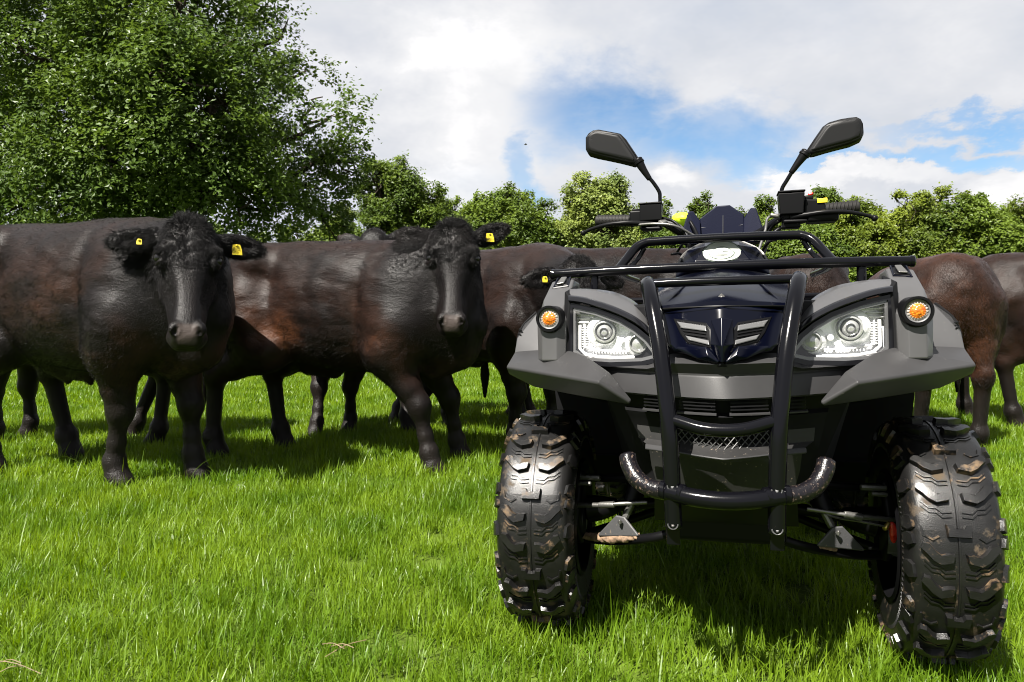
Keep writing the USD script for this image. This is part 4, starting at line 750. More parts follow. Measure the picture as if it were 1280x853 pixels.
for s in SD:
    part('footwell', loft([[S((a, -.38, .42), s) for a in (.19, .35, .50)], [S((a, -.42, .34), s) for a in (.19, .35, .50)], [S((a, -.85, .34), s) for a in (.19, .35, .50)], [S((a, -.9, .5), s) for a in (.19, .35, .50)]], .006), black)
    part('rear_fender', rhull([S(q, s) for q in ((.18, -.85, .84), (.50, -.90, .78), (.54, -1.2, .83), (.52, -1.5, .80), (.18, -1.5, .86), (.5, -.9, .74), (.54, -1.2, .79))], .012), grey)
    part('tank_side', rhull([S(q, s) for q in ((.10, -.30, .98), (.19, -.32, .90), (.18, -.60, .86), (.10, -.55, .92), (.16, -.34, .70), (.15, -.62, .70))], .015), navy)
part('rear_rack', [tube([(-.4, -.98, .95), (.4, -.98, .95)], .011, 10, curve=False), tube([(-.4, -1.5, .95), (.4, -1.5, .95)], .011, 10, curve=False)] + [tube([(a, -.98, .95), (a, -1.5, .95)], .008, 8, curve=False) for a in (-.38, -.2, 0, .2, .38)], powder)
part('rear_light_bar', rhull([(-.2, -1.5, .80), (.2, -1.5, .80), (-.2, -1.52, .70), (.2, -1.52, .70)], .02), black)
# bright yellow jacket bundled on the seat
jm = trimesh.creation.icosphere(4); jv = np.array(jm.vertices); jv *= (.042, .06, .030)
jv += (meshkit.fbm(jv * 14, 3, 8)[:, None] - .5) * .02 * np.sign(jv + 1e-6); jm.vertices = jv
jp = qlocal(844, 272, -.95); W_ = node('jacket', None, (0, 0, 0), label='fluorescent yellow bundle behind the left handlebar of the quad', cat='jacket')
c_, s_ = math.cos(-QYAW), math.sin(-QYAW); jw = np.array([QX + c_ * jp[0] + s_ * jp[1], QY + s_ * jp[0] - c_ * jp[1], jp[2] - .012])
jv2 = jv + jw; obj('cloth', trimesh.Trimesh(jv2, jm.faces, process=False), hivis, W_, smooth=50)
# ------------------------------------------------------------------ cattle: each body one continuous skin from a smooth-blended distance field
HAIR_SPEC = .11
coat_mat = mat('coat_look', {'tc': ('texture_coordinate', {}), 'a': ('attribute', dict(attribute='tint')), 'b': ('attribute', dict(attribute='nose')), 'd': ('attribute', dict(attribute='dust')),
    'm': ('mapping', dict(scale=(55, 230, 150), rotation=(0, .6, 0))), 'mb': ('mapping', dict(scale=(9, 48, 34), rotation=(0, .6, 0))), 'nb': ('noise_texture', dict(scale=1.0, detail=4.0, roughness=.6, distortion=1.2)), 'bp3': ('bump', dict(strength=.24, distance=.014)), 'n': ('noise_texture', dict(scale=1.0, detail=5.0, roughness=.65, distortion=.6)), 'n2': ('noise_texture', dict(scale=7.0, detail=5.0, roughness=.6)), 'n3': ('noise_texture', dict(scale=170.0, detail=2.0)),
    'ad': ('math', dict(math_type='multiply_add', value2=.42, value3=-.21)), 'ad2': ('math', dict(math_type='multiply_add', value2=.16)), 'sum': ('math', dict(math_type='add', use_clamp=True)),
    'r': ('rgb_ramp', dict(ramp=[(0.0, (0.0018, 0.0016, 0.0017)), (0.25, (0.0042, 0.0029, 0.0027)), (0.5, (0.015, 0.0070, 0.0046)), (0.75, (0.046, 0.0175, 0.008)), (1.0, (0.15, 0.058, 0.022))])),
    'mx': ('mix_color', dict(b=(0.040, 0.032, 0.029))), 'md': ('mix_color', dict(b=(0.026, 0.022, 0.019))),
    'p': ('principled_bsdf', dict(roughness=.36, specular_ior_level=.135, sheen_weight=.01, sheen_roughness=.4, sheen_tint=(.55, .5, .5))), 'bp': ('bump', dict(strength=.42, distance=.006)), 'bp2': ('bump', dict(strength=.5, distance=.004))},
    [('tc.object', 'm.vector'), ('tc.object', 'mb.vector'), ('mb.vector', 'nb.vector'), ('nb.fac', 'bp3.height'), ('bp3.normal', 'bp.normal'), ('m.vector', 'n.vector'), ('tc.object', 'n2.vector'), ('tc.object', 'n3.vector'), ('n2.fac', 'ad.value1'), ('n.fac', 'ad2.value1'), ('ad.value', 'ad2.value3'), ('a.fac', 'sum.value1'), ('ad2.value', 'sum.value2'), ('sum.value', 'r.fac'),
     ('r.color', 'md.a'), ('d.fac', 'md.fac'), ('md.result', 'mx.a'), ('b.fac', 'mx.fac'), ('mx.result', 'p.base_color'), ('n.fac', 'bp.height'), ('n3.fac', 'bp2.height'), ('bp.normal', 'bp2.normal'), ('bp2.normal', 'p.normal')])
hair_mat = mat('hair_look', {'a': ('attribute', dict(attribute='tint')), 'g': ('geometry', {}), 'm': ('math', dict(math_type='multiply_add', value2=.16, value3=-.08)), 's': ('math', dict(math_type='add', use_clamp=True)),
    'r': ('rgb_ramp', dict(ramp=[(0.0, (0.0018, 0.0016, 0.0017)), (0.25, (0.0042, 0.0029, 0.0027)), (0.5, (0.015, 0.0070, 0.0046)), (0.75, (0.046, 0.0175, 0.008)), (1.0, (0.15, 0.058, 0.022))])), 'p': ('principled_bsdf', dict(roughness=.36, specular_ior_level=HAIR_SPEC))},
    [('g.random_per_island', 'm.value1'), ('a.fac', 's.value1'), ('m.value', 's.value2'), ('s.result' if False else 's.value', 'r.fac'), ('r.color', 'p.base_color')])
eye_mat = solid('eye_look', (0.003, 0.0025, 0.003), .08, spec=.5); tag_mat = solid('ear_tag_look', (0.42, 0.33, 0.02), .5, spec=.2); tag_ink = solid('tag_print_look', (0.05, 0.05, 0.04), .6)

class Field:
    def __init__(s, ax):
        s.ax = [np.asarray(a, np.float32) for a in ax]; s.F = np.full([len(a) for a in ax], .35, np.float32)
    def box(s, lo, hi):
        sl = tuple(slice(max(np.searchsorted(a, l) - 1, 0), min(np.searchsorted(a, h) + 1, len(a))) for a, l, h in zip(s.ax, lo, hi))
        return sl, [s.ax[0][sl[0]][:, None, None], s.ax[1][sl[1]][None, :, None], s.ax[2][sl[2]][None, None, :]]
    def blend(s, sl, d, k):
        a = s.F[sl]; h = np.maximum(k - np.abs(a - d), 0) / k; s.F[sl] = np.minimum(a, d) - h * h * k * .25
    def carve(s, c, r, k=.01):
        c = np.asarray(c); sl, (x, y, z) = s.box(c - r - .04, c + r + .04); d = r - np.sqrt((x - c[0]) ** 2 + (y - c[1]) ** 2 + (z - c[2]) ** 2)
        a = s.F[sl]; h = np.maximum(k - np.abs(a - d), 0) / k; s.F[sl] = np.maximum(a, d) + h * h * k * .25
    def bone(s, a, b, ra, rb, k=.04, flat=None):
        a, b = np.asarray(a, float), np.asarray(b, float); m = max(ra, rb) + k + .03; sl, (x, y, z) = s.box(np.minimum(a, b) - m, np.maximum(a, b) + m)
        ab = b - a; L = ab @ ab + 1e-12; t = np.clip(((x - a[0]) * ab[0] + (y - a[1]) * ab[1] + (z - a[2]) * ab[2]) / L, 0, 1)
        d = np.sqrt((x - a[0] - t * ab[0]) ** 2 + (y - a[1] - t * ab[1]) ** 2 + (z - a[2] - t * ab[2]) ** 2) - (ra + (rb - ra) * t); s.blend(sl, d, k)
    def egg(s, c, R, rad, k=.03):
        """Ellipsoid with axes the rows of R and radii rad."""
        c, R, rad = np.asarray(c, float), np.asarray(R, float), np.asarray(rad, float); m = rad.max() + k + .02; sl, (x, y, z) = s.box(c - m, c + m)
        q = [((x - c[0]) * r[0] + (y - c[1]) * r[1] + (z - c[2]) * r[2]) for r in R]
        k0 = np.sqrt(sum((a / b) ** 2 for a, b in zip(q, rad))); k1 = np.sqrt(sum((a / b ** 2) ** 2 for a, b in zip(q, rad))) + 1e-6; s.blend(sl, k0 * (k0 - 1) / k1, k)
    def loftx(s, O, R, st, lo, hi, p=2.3, k=.05):
        """A body of rounded cross sections along the first axis of R; st rows: station, centre along the third axis, half width, half height."""
        sl, (x, y, z) = s.box(lo, hi); q = [((x - O[0]) * r[0] + (y - O[1]) * r[1] + (z - O[2]) * r[2]) for r in np.asarray(R, float)]; st = np.asarray(st, float)
        from scipy.interpolate import PchipInterpolator
        t = np.clip(q[0], st[0, 0], st[-1, 0]); tt = np.linspace(st[0, 0], st[-1, 0], 240); c, w, h = (np.interp(t, tt, PchipInterpolator(st[:, 0], st[:, i])(tt)) for i in (1, 2, 3))
        d = ((np.abs(q[1]) / w) ** p + (np.abs(q[2] - c) / h) ** p) ** (1 / p); d = (d - 1) * np.minimum(w, h) * .9
        over = np.maximum(np.maximum(st[0, 0] - q[0], q[0] - st[-1, 0]), 0); d = np.where(over > 0, np.sqrt(np.maximum(d, 0) ** 2 + over ** 2), d); s.blend(sl, d.astype(np.float32), k)
    def nets(s):
        F = s.F; ins = F < 0; n = np.array(F.shape)
        c = [ins[i:n[0] - 1 + i, j:n[1] - 1 + j, k:n[2] - 1 + k] for i in (0, 1) for j in (0, 1) for k in (0, 1)]
        tot = sum(a.astype(np.int8) for a in c); act = (tot > 0) & (tot < 8); ijk = np.argwhere(act); idx = np.full(act.shape, -1, np.int64); idx[act] = np.arange(len(ijk))
        acc, cnt = np.zeros((len(ijk), 3)), np.zeros(len(ijk)); P = lambda o: np.stack([s.ax[d][ijk[:, d] + o[d]] for d in range(3)], 1); V = lambda o: F[ijk[:, 0] + o[0], ijk[:, 1] + o[1], ijk[:, 2] + o[2]]
        for d in range(3):
            for a in (0, 1):
                for b in (0, 1):
                    o0 = [0, 0, 0]; o0[(d + 1) % 3] = a; o0[(d + 2) % 3] = b; o1 = list(o0); o1[d] = 1; f0, f1 = V(o0), V(o1); m = (f0 < 0) != (f1 < 0)
                    t = np.where(m, f0 / np.where(m, f0 - f1, 1), 0)[:, None]; acc += np.where(m[:, None], P(o0) * (1 - t) + P(o1) * t, 0); cnt += m
        v = acc / cnt[:, None]; Q = []
        for d in range(3):
            e1, e2 = (d + 1) % 3, (d + 2) % 3; lo = [slice(None)] * 3; hi = [slice(None)] * 3; lo[d] = slice(0, -1); hi[d] = slice(1, None)
            for x in (e1, e2): lo[x] = slice(1, -1); hi[x] = slice(1, -1)
            A, B = ins[tuple(lo)], ins[tuple(hi)]; w = np.argwhere(A != B); fl = A[tuple(w.T)]; w[:, e1] += 1; w[:, e2] += 1
            def cell(o1, o2):
                u = w.copy(); u[:, e1] += o1; u[:, e2] += o2; return idx[tuple(u.T)]
            q = np.stack([cell(-1, -1), cell(0, -1), cell(0, 0), cell(-1, 0)], 1); q[~fl] = q[~fl][:, ::-1]; Q.append(q)
        Q = np.vstack(Q); Q = Q[(Q >= 0).all(1)]
        from scipy.sparse import coo_matrix
        e = np.vstack([Q[:, [0, 1]], Q[:, [1, 2]], Q[:, [2, 3]], Q[:, [3, 0]]]); e = np.vstack([e, e[:, ::-1]]); M = coo_matrix((np.ones(len(e)), (e[:, 0], e[:, 1])), shape=(len(v),) * 2).tocsr(); M.data[:] = 1; deg = np.asarray(M.sum(1)).ravel()
        for lam in (.5, -.52, .5, -.52): v = v + lam * ((M @ v) / deg[:, None] - v)
        return v, np.vstack([Q[:, [0, 1, 2]], Q[:, [0, 2, 3]]])
unit = lambda a: np.asarray(a, float) / np.linalg.norm(a)

def cow(label, pos, heading, sc=1.0, feet=None, poll=None, muzzle=None, face=None, ears=None, res=.014, head_res=None, brown=.15, brown_lo=.5, tags=(), hairs=0, tail=True, graze=False, seed=1, group='black cattle in the field', neck_up=0.0, dusty=.25, sheath=False):
    """Local axes: x forward, y to the cow's left, z up. feet, poll, muzzle in world coordinates."""
    h = math.radians(heading); f2, l2 = np.array([math.cos(h), math.sin(h)]), np.array([-math.sin(h), math.cos(h)])
    loc = lambda p: np.array([*(np.array([(p[0] - pos[0]) * f2[0] + (p[1] - pos[1]) * f2[1], (p[0] - pos[0]) * l2[0] + (p[1] - pos[1]) * l2[1]]) / sc), (p[2] if len(p) > 2 else 0) / sc])
    ft = dict(FL=(.42, .17), FR=(.40, -.17), HL=(-.60, .17), HR=(-.66, -.17))
    if feet: ft.update({k_: tuple(loc(v_)[:2]) for k_, v_ in feet.items()})
    if poll is None:
        pl, mz = (np.array((1.12, .05, .62)), np.array((1.32, .06, .12))) if graze else (np.array((1.10, 0, 1.34)), np.array((1.38, 0, .90)))
        fn = np.array((1, 0, .35))
    else: pl, mz = loc(poll), loc(muzzle); fn = np.array((*(np.array((face[0] * f2[0] + face[1] * f2[1], face[0] * l2[0] + face[1] * l2[1]))), face[2]))
    ha = unit(mz - pl); hn = unit(fn - ha * (np.asarray(fn) @ ha)); hs = np.cross(hn, ha)          # along the face, out of it, across it
    HLn = np.linalg.norm(mz - pl); HP = lambda t, s_, n_: pl + ha * t * HLn / .55 + hs * s_ + hn * n_
    lo, hi = np.minimum([-1.0, -.48, -.03], np.minimum(pl, mz) - .38), np.maximum([.98, .48, 1.44], np.maximum(pl, mz) + .38)
    for q in ft.values(): lo[:2] = np.minimum(lo[:2], np.array(q) - .12); hi[:2] = np.maximum(hi[:2], np.array(q) + .12)
    ax = []
    for d in range(3):
        if head_res:
            a, b = min(pl[d], mz[d]) - .16, max(pl[d], mz[d]) + .16
            ax.append(np.unique(np.r_[np.arange(lo[d], a, res), np.arange(a, b, head_res), np.arange(b, hi[d], res)]))
        else: ax.append(np.arange(lo[d], hi[d], res))
    G = Field(ax); I3 = np.eye(3)
    G.loftx((0, 0, 0), I3, [(-.90, 1.02, .03, .05), (-.86, 1.00, .13, .16), (-.78, .985, .215, .265), (-.66, .965, .26, .335), (-.48, .95, .258, .352), (-.25, .93, .272, .366), (0, .915, .285, .375), (.25, .915, .275, .375), (.44, .915, .258, .362), (.60, .92, .225, .335), (.72, .93, .17, .28), (.80, .90, .10, .18), (.83, .88, .03, .06)], (-1.0, -.45, .35), (.95, .45, 1.42), 2.35, .03)
    for s_ in (-1, 1):
        G.bone((-.52, s_ * .19, 1.19), (-.60, s_ * .16, 1.12), .07, .09, .10)                        # hip
        G.egg((.42, s_ * .185, .86), I3, (.19, .115, .30), .07)                                      # shoulder
        G.egg((-.62, s_ * .165, .84), unit(I3), (.21, .135, .30), .07) if False else G.bone((-.60, s_ * .15, .94), (-.56, s_ * .175, .70), .19, .135, .07)
        G.bone((-.74, s_ * .12, .98), (-.70, s_ * .15, .64), .13, .085, .06)
        F_, H_ = ft['FL' if s_ > 0 else 'FR'], ft['HL' if s_ > 0 else 'HR']
        el, kn = np.array((.37, s_ * .185, .66)), np.array((F_[0] * .62 + .385 * .38 + .012, F_[1] * .75 + s_ * .18 * .25, .375))
        fe = np.array((F_[0] - .012, F_[1], .125)); hf = np.array((F_[0] + .012, F_[1], .04))
        G.bone((.42, s_ * .18, .80), el, .15, .125, .07); G.bone(el, (el * .35 + kn * .65), .122, .074, .05); G.bone(el * .35 + kn * .65, kn, .066, .056, .03); G.egg(kn + (.008, 0, 0), I3, (.055, .053, .066), .04)
        G.bone(kn, kn * .35 + fe * .65, .044, .037, .04); G.bone(kn * .35 + fe * .65, fe, .037, .041, .03); G.egg(fe, I3, (.046, .046, .047), .03); G.bone(fe, hf, .043, .052, .03); G.bone(hf, hf + (.028, 0, -.02), .062, .054, .02)
        st, hk = np.array((-.46, s_ * .20, .66)), np.array((H_[0] * .6 + -.62 * .4 - .09, H_[1] * .8 + s_ * .16 * .2, .50)); ff = np.array((H_[0] - .02, H_[1], .135)); hh = np.array((H_[0] + .015, H_[1], .04))
        G.bone((-.55, s_ * .18, .80), st, .17, .125, .07); G.bone(st, st * .4 + hk * .6, .128, .078, .06); G.bone(st * .4 + hk * .6, hk + (.015, 0, 0), .074, .056, .04); G.bone(hk + (-.025, 0, .03), hk, .042, .062, .03)
        G.bone((-.72, s_ * .14, .68), hk + (-.03, 0, .04), .08, .036, .06)
        G.bone(hk, ff, .052, .040, .04); G.egg(ff, I3, (.058, .058, .056), .03); G.bone(ff, hh, .054, .058, .02); G.bone(hh, hh + (.028, 0, -.02), .062, .054, .02)
    nb = HP(.03, 0, -.15); th = HP(.14, 0, -.235); up = np.array((.48, 0, 1.06 + neck_up)); mid = (up + nb) / 2 - (0, 0, .01)
    G.bone(up, mid, .190, .150, .10); G.bone(mid, nb, .150, .105, .08); G.bone((.62, 0, .88), th * .65 + np.array((.62, 0, .88)) * .35, .175, .115, .10); G.bone(th * .65 + np.array((.62, 0, .88)) * .35, th, .115, .078, .07)
    G.bone((.70, 0, .66), (.74, 0, .80), .07, .10, .09); G.bone((.55, 0, .56), (.72, 0, .66), .05, .06, .08)
    if sheath:
        G.bone((-.06, 0, .545), (-.03, 0, .47), .050, .010, .05); G.bone((-.22, 0, .545), (-.20, 0, .475), .055, .008, .05)
    G.bone((-.12, 0, .53), (-.30, 0, .56), .035, .05, .06)                                              # belly fold
    # head: poll, forehead, cheeks, muzzle
    R = np.array([ha, hs, hn]); e = HLn / .55; S_ = lambda rows: [(t * e, c, w, d) for t, c, w, d in rows]
    G.loftx(pl, R, S_([(-.035, -.075, .055, .045), (-.01, -.075, .092, .075), (.04, -.085, .113, .10), (.11, -.10, .122, .112), (.17, -.115, .114, .115), (.24, -.118, .092, .105), (.31, -.11, .072, .088), (.39, -.098, .062, .074), (.45, -.090, .063, .066), (.50, -.088, .067, .060), (.535, -.09, .060, .050), (.56, -.095, .036, .028)]), np.minimum(pl, mz) - .3, np.maximum(pl, mz) + .3, 2.5, .03)
    for s_ in (-1, 1):
        G.bone(HP(.13, s_ * .056, -.185), HP(.24, s_ * .042, -.19), .072, .056, .05); G.bone(HP(.24, s_ * .048, -.19), HP(.44, s_ * .03, -.145), .05, .035, .05)
        G.egg(HP(.160, s_ * .103, -.062), R, (.044, .030, .038), .025); G.egg(HP(.130, s_ * .092, -.028), R, (.030, .038, .020), .02)
        G.egg(HP(.500, s_ * .050, -.040), R, (.030, .024, .020), .02); G.bone(HP(.525, s_ * .03, -.125), HP(.50, s_ * .05, -.13), .030, .03, .03)
    G.egg(HP(-.02, 0, -.055), R, (.035, .06, .04), .03)
    er = ears or {1: (1.0, .12), -1: (1.0, .12)}
    ear_f = {}
    for s_ in (-1, 1):
        o, u_ = er[s_]; ed = unit(hs * s_ * o - ha * u_ - hn * .22); en = unit(hn - ed * (hn @ ed)); en = unit(en + ha * .25); en = unit(en - ed * (en @ ed)); ew = np.cross(ed, en); b0 = HP(.035, s_ * .100, -.100)
        G.bone(b0, b0 + ed * .07, .032, .034, .03); G.egg(b0 + ed * .125, np.array([ed, ew, en]), (.115, .056, .017), .02); G.egg(b0 + ed * .10 + en * -.014, np.array([ed, ew, en]), (.085, .050, .020), .02)
        ear_f[s_] = (b0, ed, ew, en)
        if head_res:
            for t_ in (.08, .12, .155): G.carve(b0 + ed * t_ + en * .034, .029, .012)
            G.carve(HP(.512, s_ * .040, -.020), .0115, .008); G.carve(HP(.522, s_ * .048, -.032), .011, .008); G.carve(HP(.166, s_ * .127, -.042), .017, .010)
    v, fc = G.nets()
    tm = trimesh.Trimesh(v, fc, process=False); nrm = np.array(tm.vertex_normals)
    hd_t = ((v - pl) @ ha) / e; hd_n = (v - pl) @ hn; hd_s = (v - pl) @ hs; near_head = np.exp(-(np.maximum(np.linalg.norm(v - (pl + mz) / 2, axis=1) - .34, 0) / .10) ** 2)
    soft = np.clip((v[:, 2] - .50) / .2, 0, 1) * (1 - near_head)
    v = v + nrm * ((meshkit.fbm(v * [4, 6, 4], 3, seed) - .5) * .034 * soft + (meshkit.fbm(v * [9, 22, 16], 3, seed + 2) - .5) * .009 * (.35 + .65 * soft))[:, None]
    gs_ = lambda x, z, sx, sz: np.exp(-((v[:, 0] - x) / sx) ** 2 - ((v[:, 2] - z) / sz) ** 2) * (np.abs(v[:, 1]) > .08)
    v = v + nrm * ((-.020 * gs_(.20 + .12 * (v[:, 2] - .9), .92, .045, .24) - .030 * gs_(-.40, 1.06, .09, .09) + .016 * gs_(-.52, 1.16, .06, .05) - .016 * gs_(-.42, .72, .05, .14) + .010 * gs_(.40, .70, .08, .10) - .014 * gs_(.56, .86, .04, .16) - .010 * gs_(-.70, .80, .03, .2)) * (1 - near_head))[:, None]
    up_face = near_head * np.clip((.30 - hd_t) / .10, 0, 1) * np.clip((hd_n + .13) / .04, 0, 1)
    q_ = v * 26 + 3.0 * (meshkit.noise(v * 14, seed + 40)[:, None] - .5); v = v + nrm * ((1 - np.abs(2 * meshkit.fbm(q_, 2, seed + 41) - 1) * 2.2) * .0030 * up_face)[:, None]
    for s_ in (-1, 1):                                   # brow ridge, tear line, cheek
        g_ = lambda t, a, n_, r_: np.exp(-(((hd_t - t) / r_[0]) ** 2 + ((hd_s - s_ * a) / r_[1]) ** 2 + ((hd_n - n_) / r_[2]) ** 2))
        v = v + nrm * (.007 * g_(.128, .100, -.04, (.016, .030, .03)) - .008 * g_(.205, .082, -.05, (.035, .014, .03)) - .006 * g_(.165, .088, -.02, (.03, .012, .02)) - .008 * g_(.33, .062, -.07, (.07, .018, .03)) + .004 * g_(.185, .118, -.05, (.012, .02, .03)))[:, None]
    nk = np.exp(-((v[:, 0] - .68) / .16) ** 2) * np.exp(-((v[:, 2] - .92) / .25) ** 2) * (1 - near_head); v = v + nrm * (np.sin(v[:, 0] * 55 + v[:, 2] * 26 + 4 * meshkit.noise(v * 6, seed)) * nk * .0055)[:, None]
    ribs_ = np.sin(v[:, 0] * 42 + v[:, 2] * 9) * np.exp(-((v[:, 0] + .02) / .25) ** 2) * np.exp(-((v[:, 2] - .86) / .2) ** 2); v = v + nrm * (ribs_ * .0022)[:, None]
    # where the coat is brown, dusty, or bare
    tn = meshkit.fbm(v * 2.6, 4, seed + 9)
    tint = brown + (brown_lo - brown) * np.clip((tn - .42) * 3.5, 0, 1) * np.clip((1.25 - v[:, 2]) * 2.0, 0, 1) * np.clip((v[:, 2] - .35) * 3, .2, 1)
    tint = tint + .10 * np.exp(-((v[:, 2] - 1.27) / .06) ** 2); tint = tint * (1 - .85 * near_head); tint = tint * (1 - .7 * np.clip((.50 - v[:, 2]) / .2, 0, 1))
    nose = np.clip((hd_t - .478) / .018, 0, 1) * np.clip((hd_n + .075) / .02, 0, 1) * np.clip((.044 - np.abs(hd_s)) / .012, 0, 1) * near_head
    dust = dusty * np.clip((.5 - v[:, 2]) / .3, 0, 1) * np.clip(meshkit.fbm(v * 7, 3, seed + 4) * 1.6 - .2, 0, 1)
    root = node('cow', None, (pos[0], pos[1], float(gz(pos[0], pos[1])) - .012), heading, label=label, cat='cow', group=None)
    UsdGeom.Xformable(root).AddScaleOp().Set((sc, sc, sc))
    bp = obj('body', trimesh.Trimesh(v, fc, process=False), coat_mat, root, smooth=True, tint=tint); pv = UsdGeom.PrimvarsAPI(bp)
    for nm_, ar in (('nose', nose), ('dust', dust)): pv.CreatePrimvar(nm_, Sdf.ValueTypeNames.FloatArray, 'vertex').Set(Vt.FloatArray.FromNumpy(np.asarray(ar, np.float32)))
    for s_ in (-1, 1):
        em = trimesh.creation.icosphere(2, .019); em.apply_translation(HP(.165, s_ * .120, -.047)); obj('eye', em, eye_mat, root, smooth=True)
        if head_res:
            a0 = HP(.165, s_ * .120, -.047); lid = [a0 + ha * (.019 * math.cos(q)) * 1.1 + unit(hs * s_ * .8 + hn * .5) * .012 + unit(hn * .8 - hs * s_ * .5) * (.021 * math.sin(q)) for q in np.linspace(PI * .62, PI * 1.5, 9)]
            obj('eyelid', tube(lid, .0050, 7, 3, raw=True), coat_mat, root, smooth=True, tint=None)
        if s_ in tags:
            b0, ed, ew, en = ear_f[s_]; c0 = b0 + ed * .098 + en * .022; dn = unit(np.array([0, 0, -1.0]) - en * (-en[2])); sd = np.cross(en, dn); big = tags[s_]
            P2 = np.array([(-.35, 0), (.35, 0), (.5, .5), (.48, 1.0), (-.48, 1.0), (-.5, .5)]) * [.046 * big, .050 * big]
            ps = np.array([c0 + sd * a + dn * b + en * t_ for t_ in (-.0012, .0012) for a, b in P2]); tg = obj('ear_tag', trimesh.convex.convex_hull(ps), tag_mat, root, smooth=False)
            obj('tag_stud', trimesh.creation.icosphere(1, .006).apply_translation(c0 + dn * .006 + en * .004), tag_mat, tg)
    if tail:
        tp = [(-.86, 0, 1.16), (-.915, 0, 1.13), (-.945, .005, 1.02), (-.945, .01, .80), (-.935, .015, .58), (-.93, .02, .42), (-.93, .02, .26)]
        obj('tail', tube(tp, [.030, .030, .022, .017, .016, .034, .010], 9, 5, raw=True), coat_mat, root, smooth=True)
    if hairs:
        r = np.random.default_rng(seed); t2 = trimesh.Trimesh(v, fc, process=False); w = t2.area_faces.copy(); cen = t2.triangles_center
        hdw = np.exp(-(np.maximum(np.linalg.norm(cen - (pl + mz) / 2, axis=1) - .30, 0) / .05) ** 2); w *= (1 + 1.2 * hdw)
        wc = f2 * 0; vw = t2.face_normals; camd = np.array(loc((0, 0, CAM_H))); vis = ((camd - cen) * vw).sum(1) > -.35; w *= vis; fi = r.choice(len(fc), hairs, p=w / w.sum()); b = r.random((hairs, 2)); fl = b.sum(1) > 1; b[fl] = 1 - b[fl]
        tr = v[fc[fi]]; p = tr[:, 0] + (tr[:, 1] - tr[:, 0]) * b[:, :1] + (tr[:, 2] - tr[:, 0]) * b[:, 1:]; n_ = t2.face_normals[fi]; ht = ((p - pl) @ ha) / e; hs_ = (p - pl) @ hs; hn_ = (p - pl) @ hn
        hh_ = np.exp(-(np.maximum(np.linalg.norm(p - (pl + mz) / 2, axis=1) - .30, 0) / .05) ** 2); swirl = meshkit.fbm(p * 5, 2, seed + 20)[:, None] - .5
        flow = np.array([-.75, 0, -.55]) + swirl * [0.6, 0, 1.4] + r.normal(0, .22, (hairs, 3)); flow = flow * (1 - hh_[:, None]) + (ha * .8 + hs * np.sign(hs_)[:, None] * .35 + r.normal(0, .30, (hairs, 3))) * hh_[:, None]
        ear = np.zeros(hairs); ed_all = np.zeros((hairs, 3))
        for s_ in (-1, 1):
            b0, ed, ew, en = ear_f[s_]; d_ = np.linalg.norm(p - (b0 + ed * .12), axis=1); m_ = d_ < .125; m_ &= ((p - b0) @ ed) > .02; ear[m_] = 1; ed_all[m_] = ed
        pollw = np.clip((.07 - ht) / .08, 0, 1) * hh_ * np.clip((.10 - np.abs(hs_)) / .05, 0, 1) * (1 - ear); flow = flow * (1 - pollw[:, None]) + (-ha * .9 + hn * .35 + r.normal(0, .4, (hairs, 3))) * pollw[:, None]
        flow = flow * (1 - ear[:, None]) + (ed_all * .8 + r.normal(0, .4, (hairs, 3)) + [0, 0, -.25]) * ear[:, None]
        flow -= n_ * (flow * n_).sum(1, keepdims=True) * .8; flow /= np.linalg.norm(flow, axis=1, keepdims=True); lift = .09 + .03 * hh_ + .25 * pollw + .22 * ear
        fore = np.clip(1 - np.abs(ht - .12) / .14, 0, 1) * hh_ * np.clip((hn_ + .09) / .03, 0, 1); ln = .016 + .004 * fore + .016 * pollw * r.random(hairs) + .006 * ear; ln *= r.uniform(.6, 1.4, hairs) * (1 - .65 * np.clip((ht - .34) / .08, 0, 1) * hh_) * np.where(p[:, 2] < .45, .6, 1); ln *= (np.clip((ht - .46) / .01, 0, 1) * hh_ < .5)
        for s_ in (-1, 1): ln *= np.linalg.norm(p - HP(.165, s_ * .120, -.047), axis=1) > .034
        ln *= 1 - .45 * hh_ * np.clip((ht - .16) / .06, 0, 1) * (1 - ear)
        ok = ln > .003; vi = fc[fi][:, 0]; tin = np.clip(tint[vi] + .42 * (meshkit.fbm(p * 7, 3, seed + 31) - .5), 0, 1)[ok]; p, n_, flow, lift, ln = p[ok], n_[ok], flow[ok], lift[ok], ln[ok]; N = len(p)
        t = np.linspace(0, 1, 4)[None, :, None]; curl = r.normal(0, .25, (N, 1, 3)) * t ** 2; Pt = p[:, None] - n_[:, None] * .002 + ln[:, None, None] * (flow[:, None] * t + n_[:, None] * (lift[:, None, None] * (t - .55 * t ** 2) * 1.6) + curl * .8)
        hc = UsdGeom.BasisCurves.Define(stage, numbered(path_of(root), 'coat_hair')); hc.CreateTypeAttr('linear'); hc.CreatePointsAttr(Vt.Vec3fArray.FromNumpy(Pt.reshape(-1, 3).astype(np.float32))); hc.CreateCurveVertexCountsAttr(Vt.IntArray.FromNumpy(np.full(N, 4, np.int32)))
        UsdGeom.PrimvarsAPI(hc).CreatePrimvar('tint', Sdf.ValueTypeNames.FloatArray, 'uniform').Set(Vt.FloatArray.FromNumpy(tin.astype(np.float32)))
        wd = np.tile(np.array([.0013, .0012, .0009, .0003], np.float32), N); hc.CreateWidthsAttr(Vt.FloatArray.FromNumpy(wd)); hc.SetWidthsInterpolation('vertex'); UsdShade.MaterialBindingAPI.Apply(hc.GetPrim()).Bind(hair_mat); tag(hc.GetPrim(), kind='stuff')
    return root
cam_dir = lambda p: unit(np.array([0, 0, CAM_H]) - p)
p1, m1 = at(237, 274, 3.70), at(234, 416, 3.42)
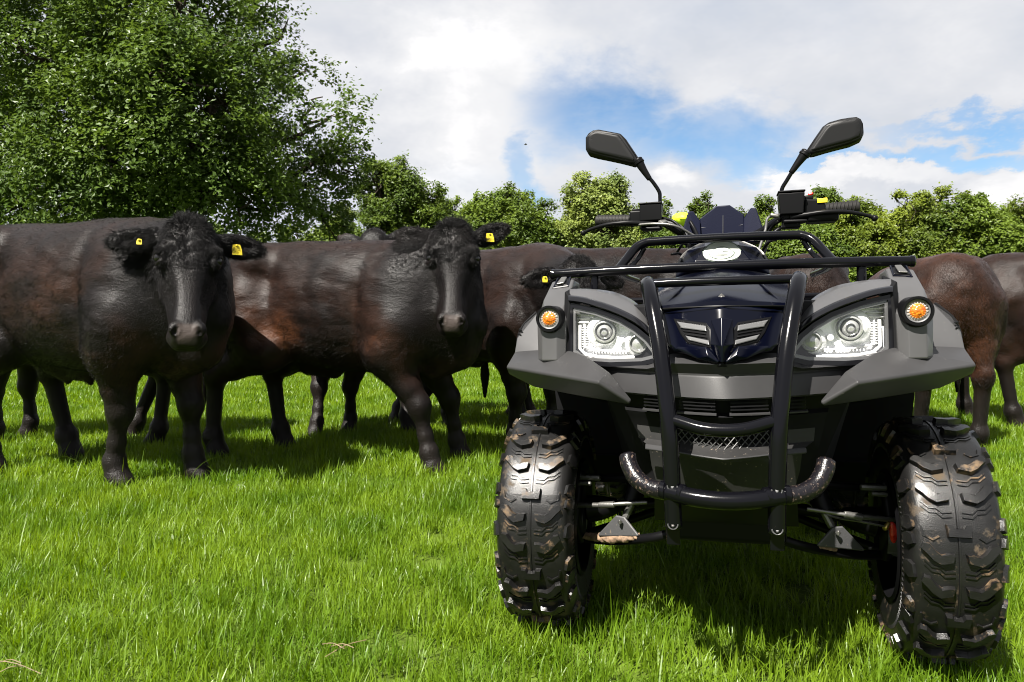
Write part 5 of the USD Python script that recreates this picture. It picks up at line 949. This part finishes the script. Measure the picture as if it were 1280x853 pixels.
cow('big black cow at the left edge with brown flank, its head turned to the camera', (-2.30, 4.23), -23, 1.09, dict(FR=on_ground(146, 607), FL=on_ground(244, 596), HR=(-2.95, 4.32), HL=(-2.75, 4.75)), p1, m1, cam_dir(p1) + [0.02, 0, .30], {1: (1.0, .04), -1: (1.0, -.02)}, res=.0125, head_res=.006, brown=.14, brown_lo=.66, tags={1: 1.0, -1: .5}, hairs=210000, seed=2, sheath=True)
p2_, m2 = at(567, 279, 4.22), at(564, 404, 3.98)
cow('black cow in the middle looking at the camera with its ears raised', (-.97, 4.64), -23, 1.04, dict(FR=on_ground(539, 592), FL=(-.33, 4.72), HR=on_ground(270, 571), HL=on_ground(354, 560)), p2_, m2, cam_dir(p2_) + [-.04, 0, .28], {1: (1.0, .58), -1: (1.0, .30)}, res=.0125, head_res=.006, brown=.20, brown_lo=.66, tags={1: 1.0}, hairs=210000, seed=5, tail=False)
p3_, m3 = at(729, 326, 4.50), at(742, 440, 4.25)
cow('black cow half hidden behind the left headlight, one tagged ear showing', (-.16, 5.39), -45, 1.05, dict(FR=on_ground(645, 563)), p3_, m3, np.array([.35, -.9, .3]), {1: (1.0, .1), -1: (1.0, -.25)}, res=.016, head_res=.010, brown=.22, brown_lo=.5, tags={-1: .65}, hairs=90000, seed=8)
p8, m8 = at(465, 288, 5.95), at(468, 372, 5.75)
cow('cow hidden behind the second cow, only its ears and its far legs showing', (-1.12, 6.15), -118, 0.98, dict(FL=on_ground(437, 540), FR=on_ground(395, 545), HL=on_ground(497, 527)), p8, m8, cam_dir(p8) + [-.2, 0, .3], {1: (1.0, .45), -1: (1.0, .45)}, res=.014, brown=.3, brown_lo=.5, tags={-1: .8}, seed=11, hairs=15000, tail=False)
cow('cow behind the leftmost cow, only its dark legs visible below the belly', (-3.12, 5.42), 180, 1.02, dict(HL=on_ground(196, 557), HR=on_ground(168, 548)), res=.02, graze=True, seed=12)
cow('black cow whose long back shows behind the rack and the left upright', (.80, 5.75), 0, 1.08, graze=True, res=.018, brown=.16, brown_lo=.34, hairs=60000, seed=14)
cow('ginger brown cow far back, a strip of its back above the left headlight', (.50, 6.9), 180, 1.12, graze=True, res=.02, brown=.92, brown_lo=1.0, seed=15)
cow('dark cow seen from behind, its rump between the dome and the right post', (2.62, 6.75), 66, 1.07, graze=True, tail=False, res=.018, brown=.22, brown_lo=.45, hairs=40000, seed=17)
cow('brown cow seen from the rear just right of the right indicator', (2.98, 5.66), 80, 1.0, graze=True, tail=False, res=.016, brown=.38, brown_lo=.58, hairs=70000, seed=18, dusty=.5)
cow('dark cow cut off by the right edge of the view', (4.62, 6.2), 0, 1.08, dict(HR=(3.98, 6.05), HL=(3.92, 6.6)), graze=True, res=.018, brown=.25, brown_lo=.5, hairs=40000, seed=20)
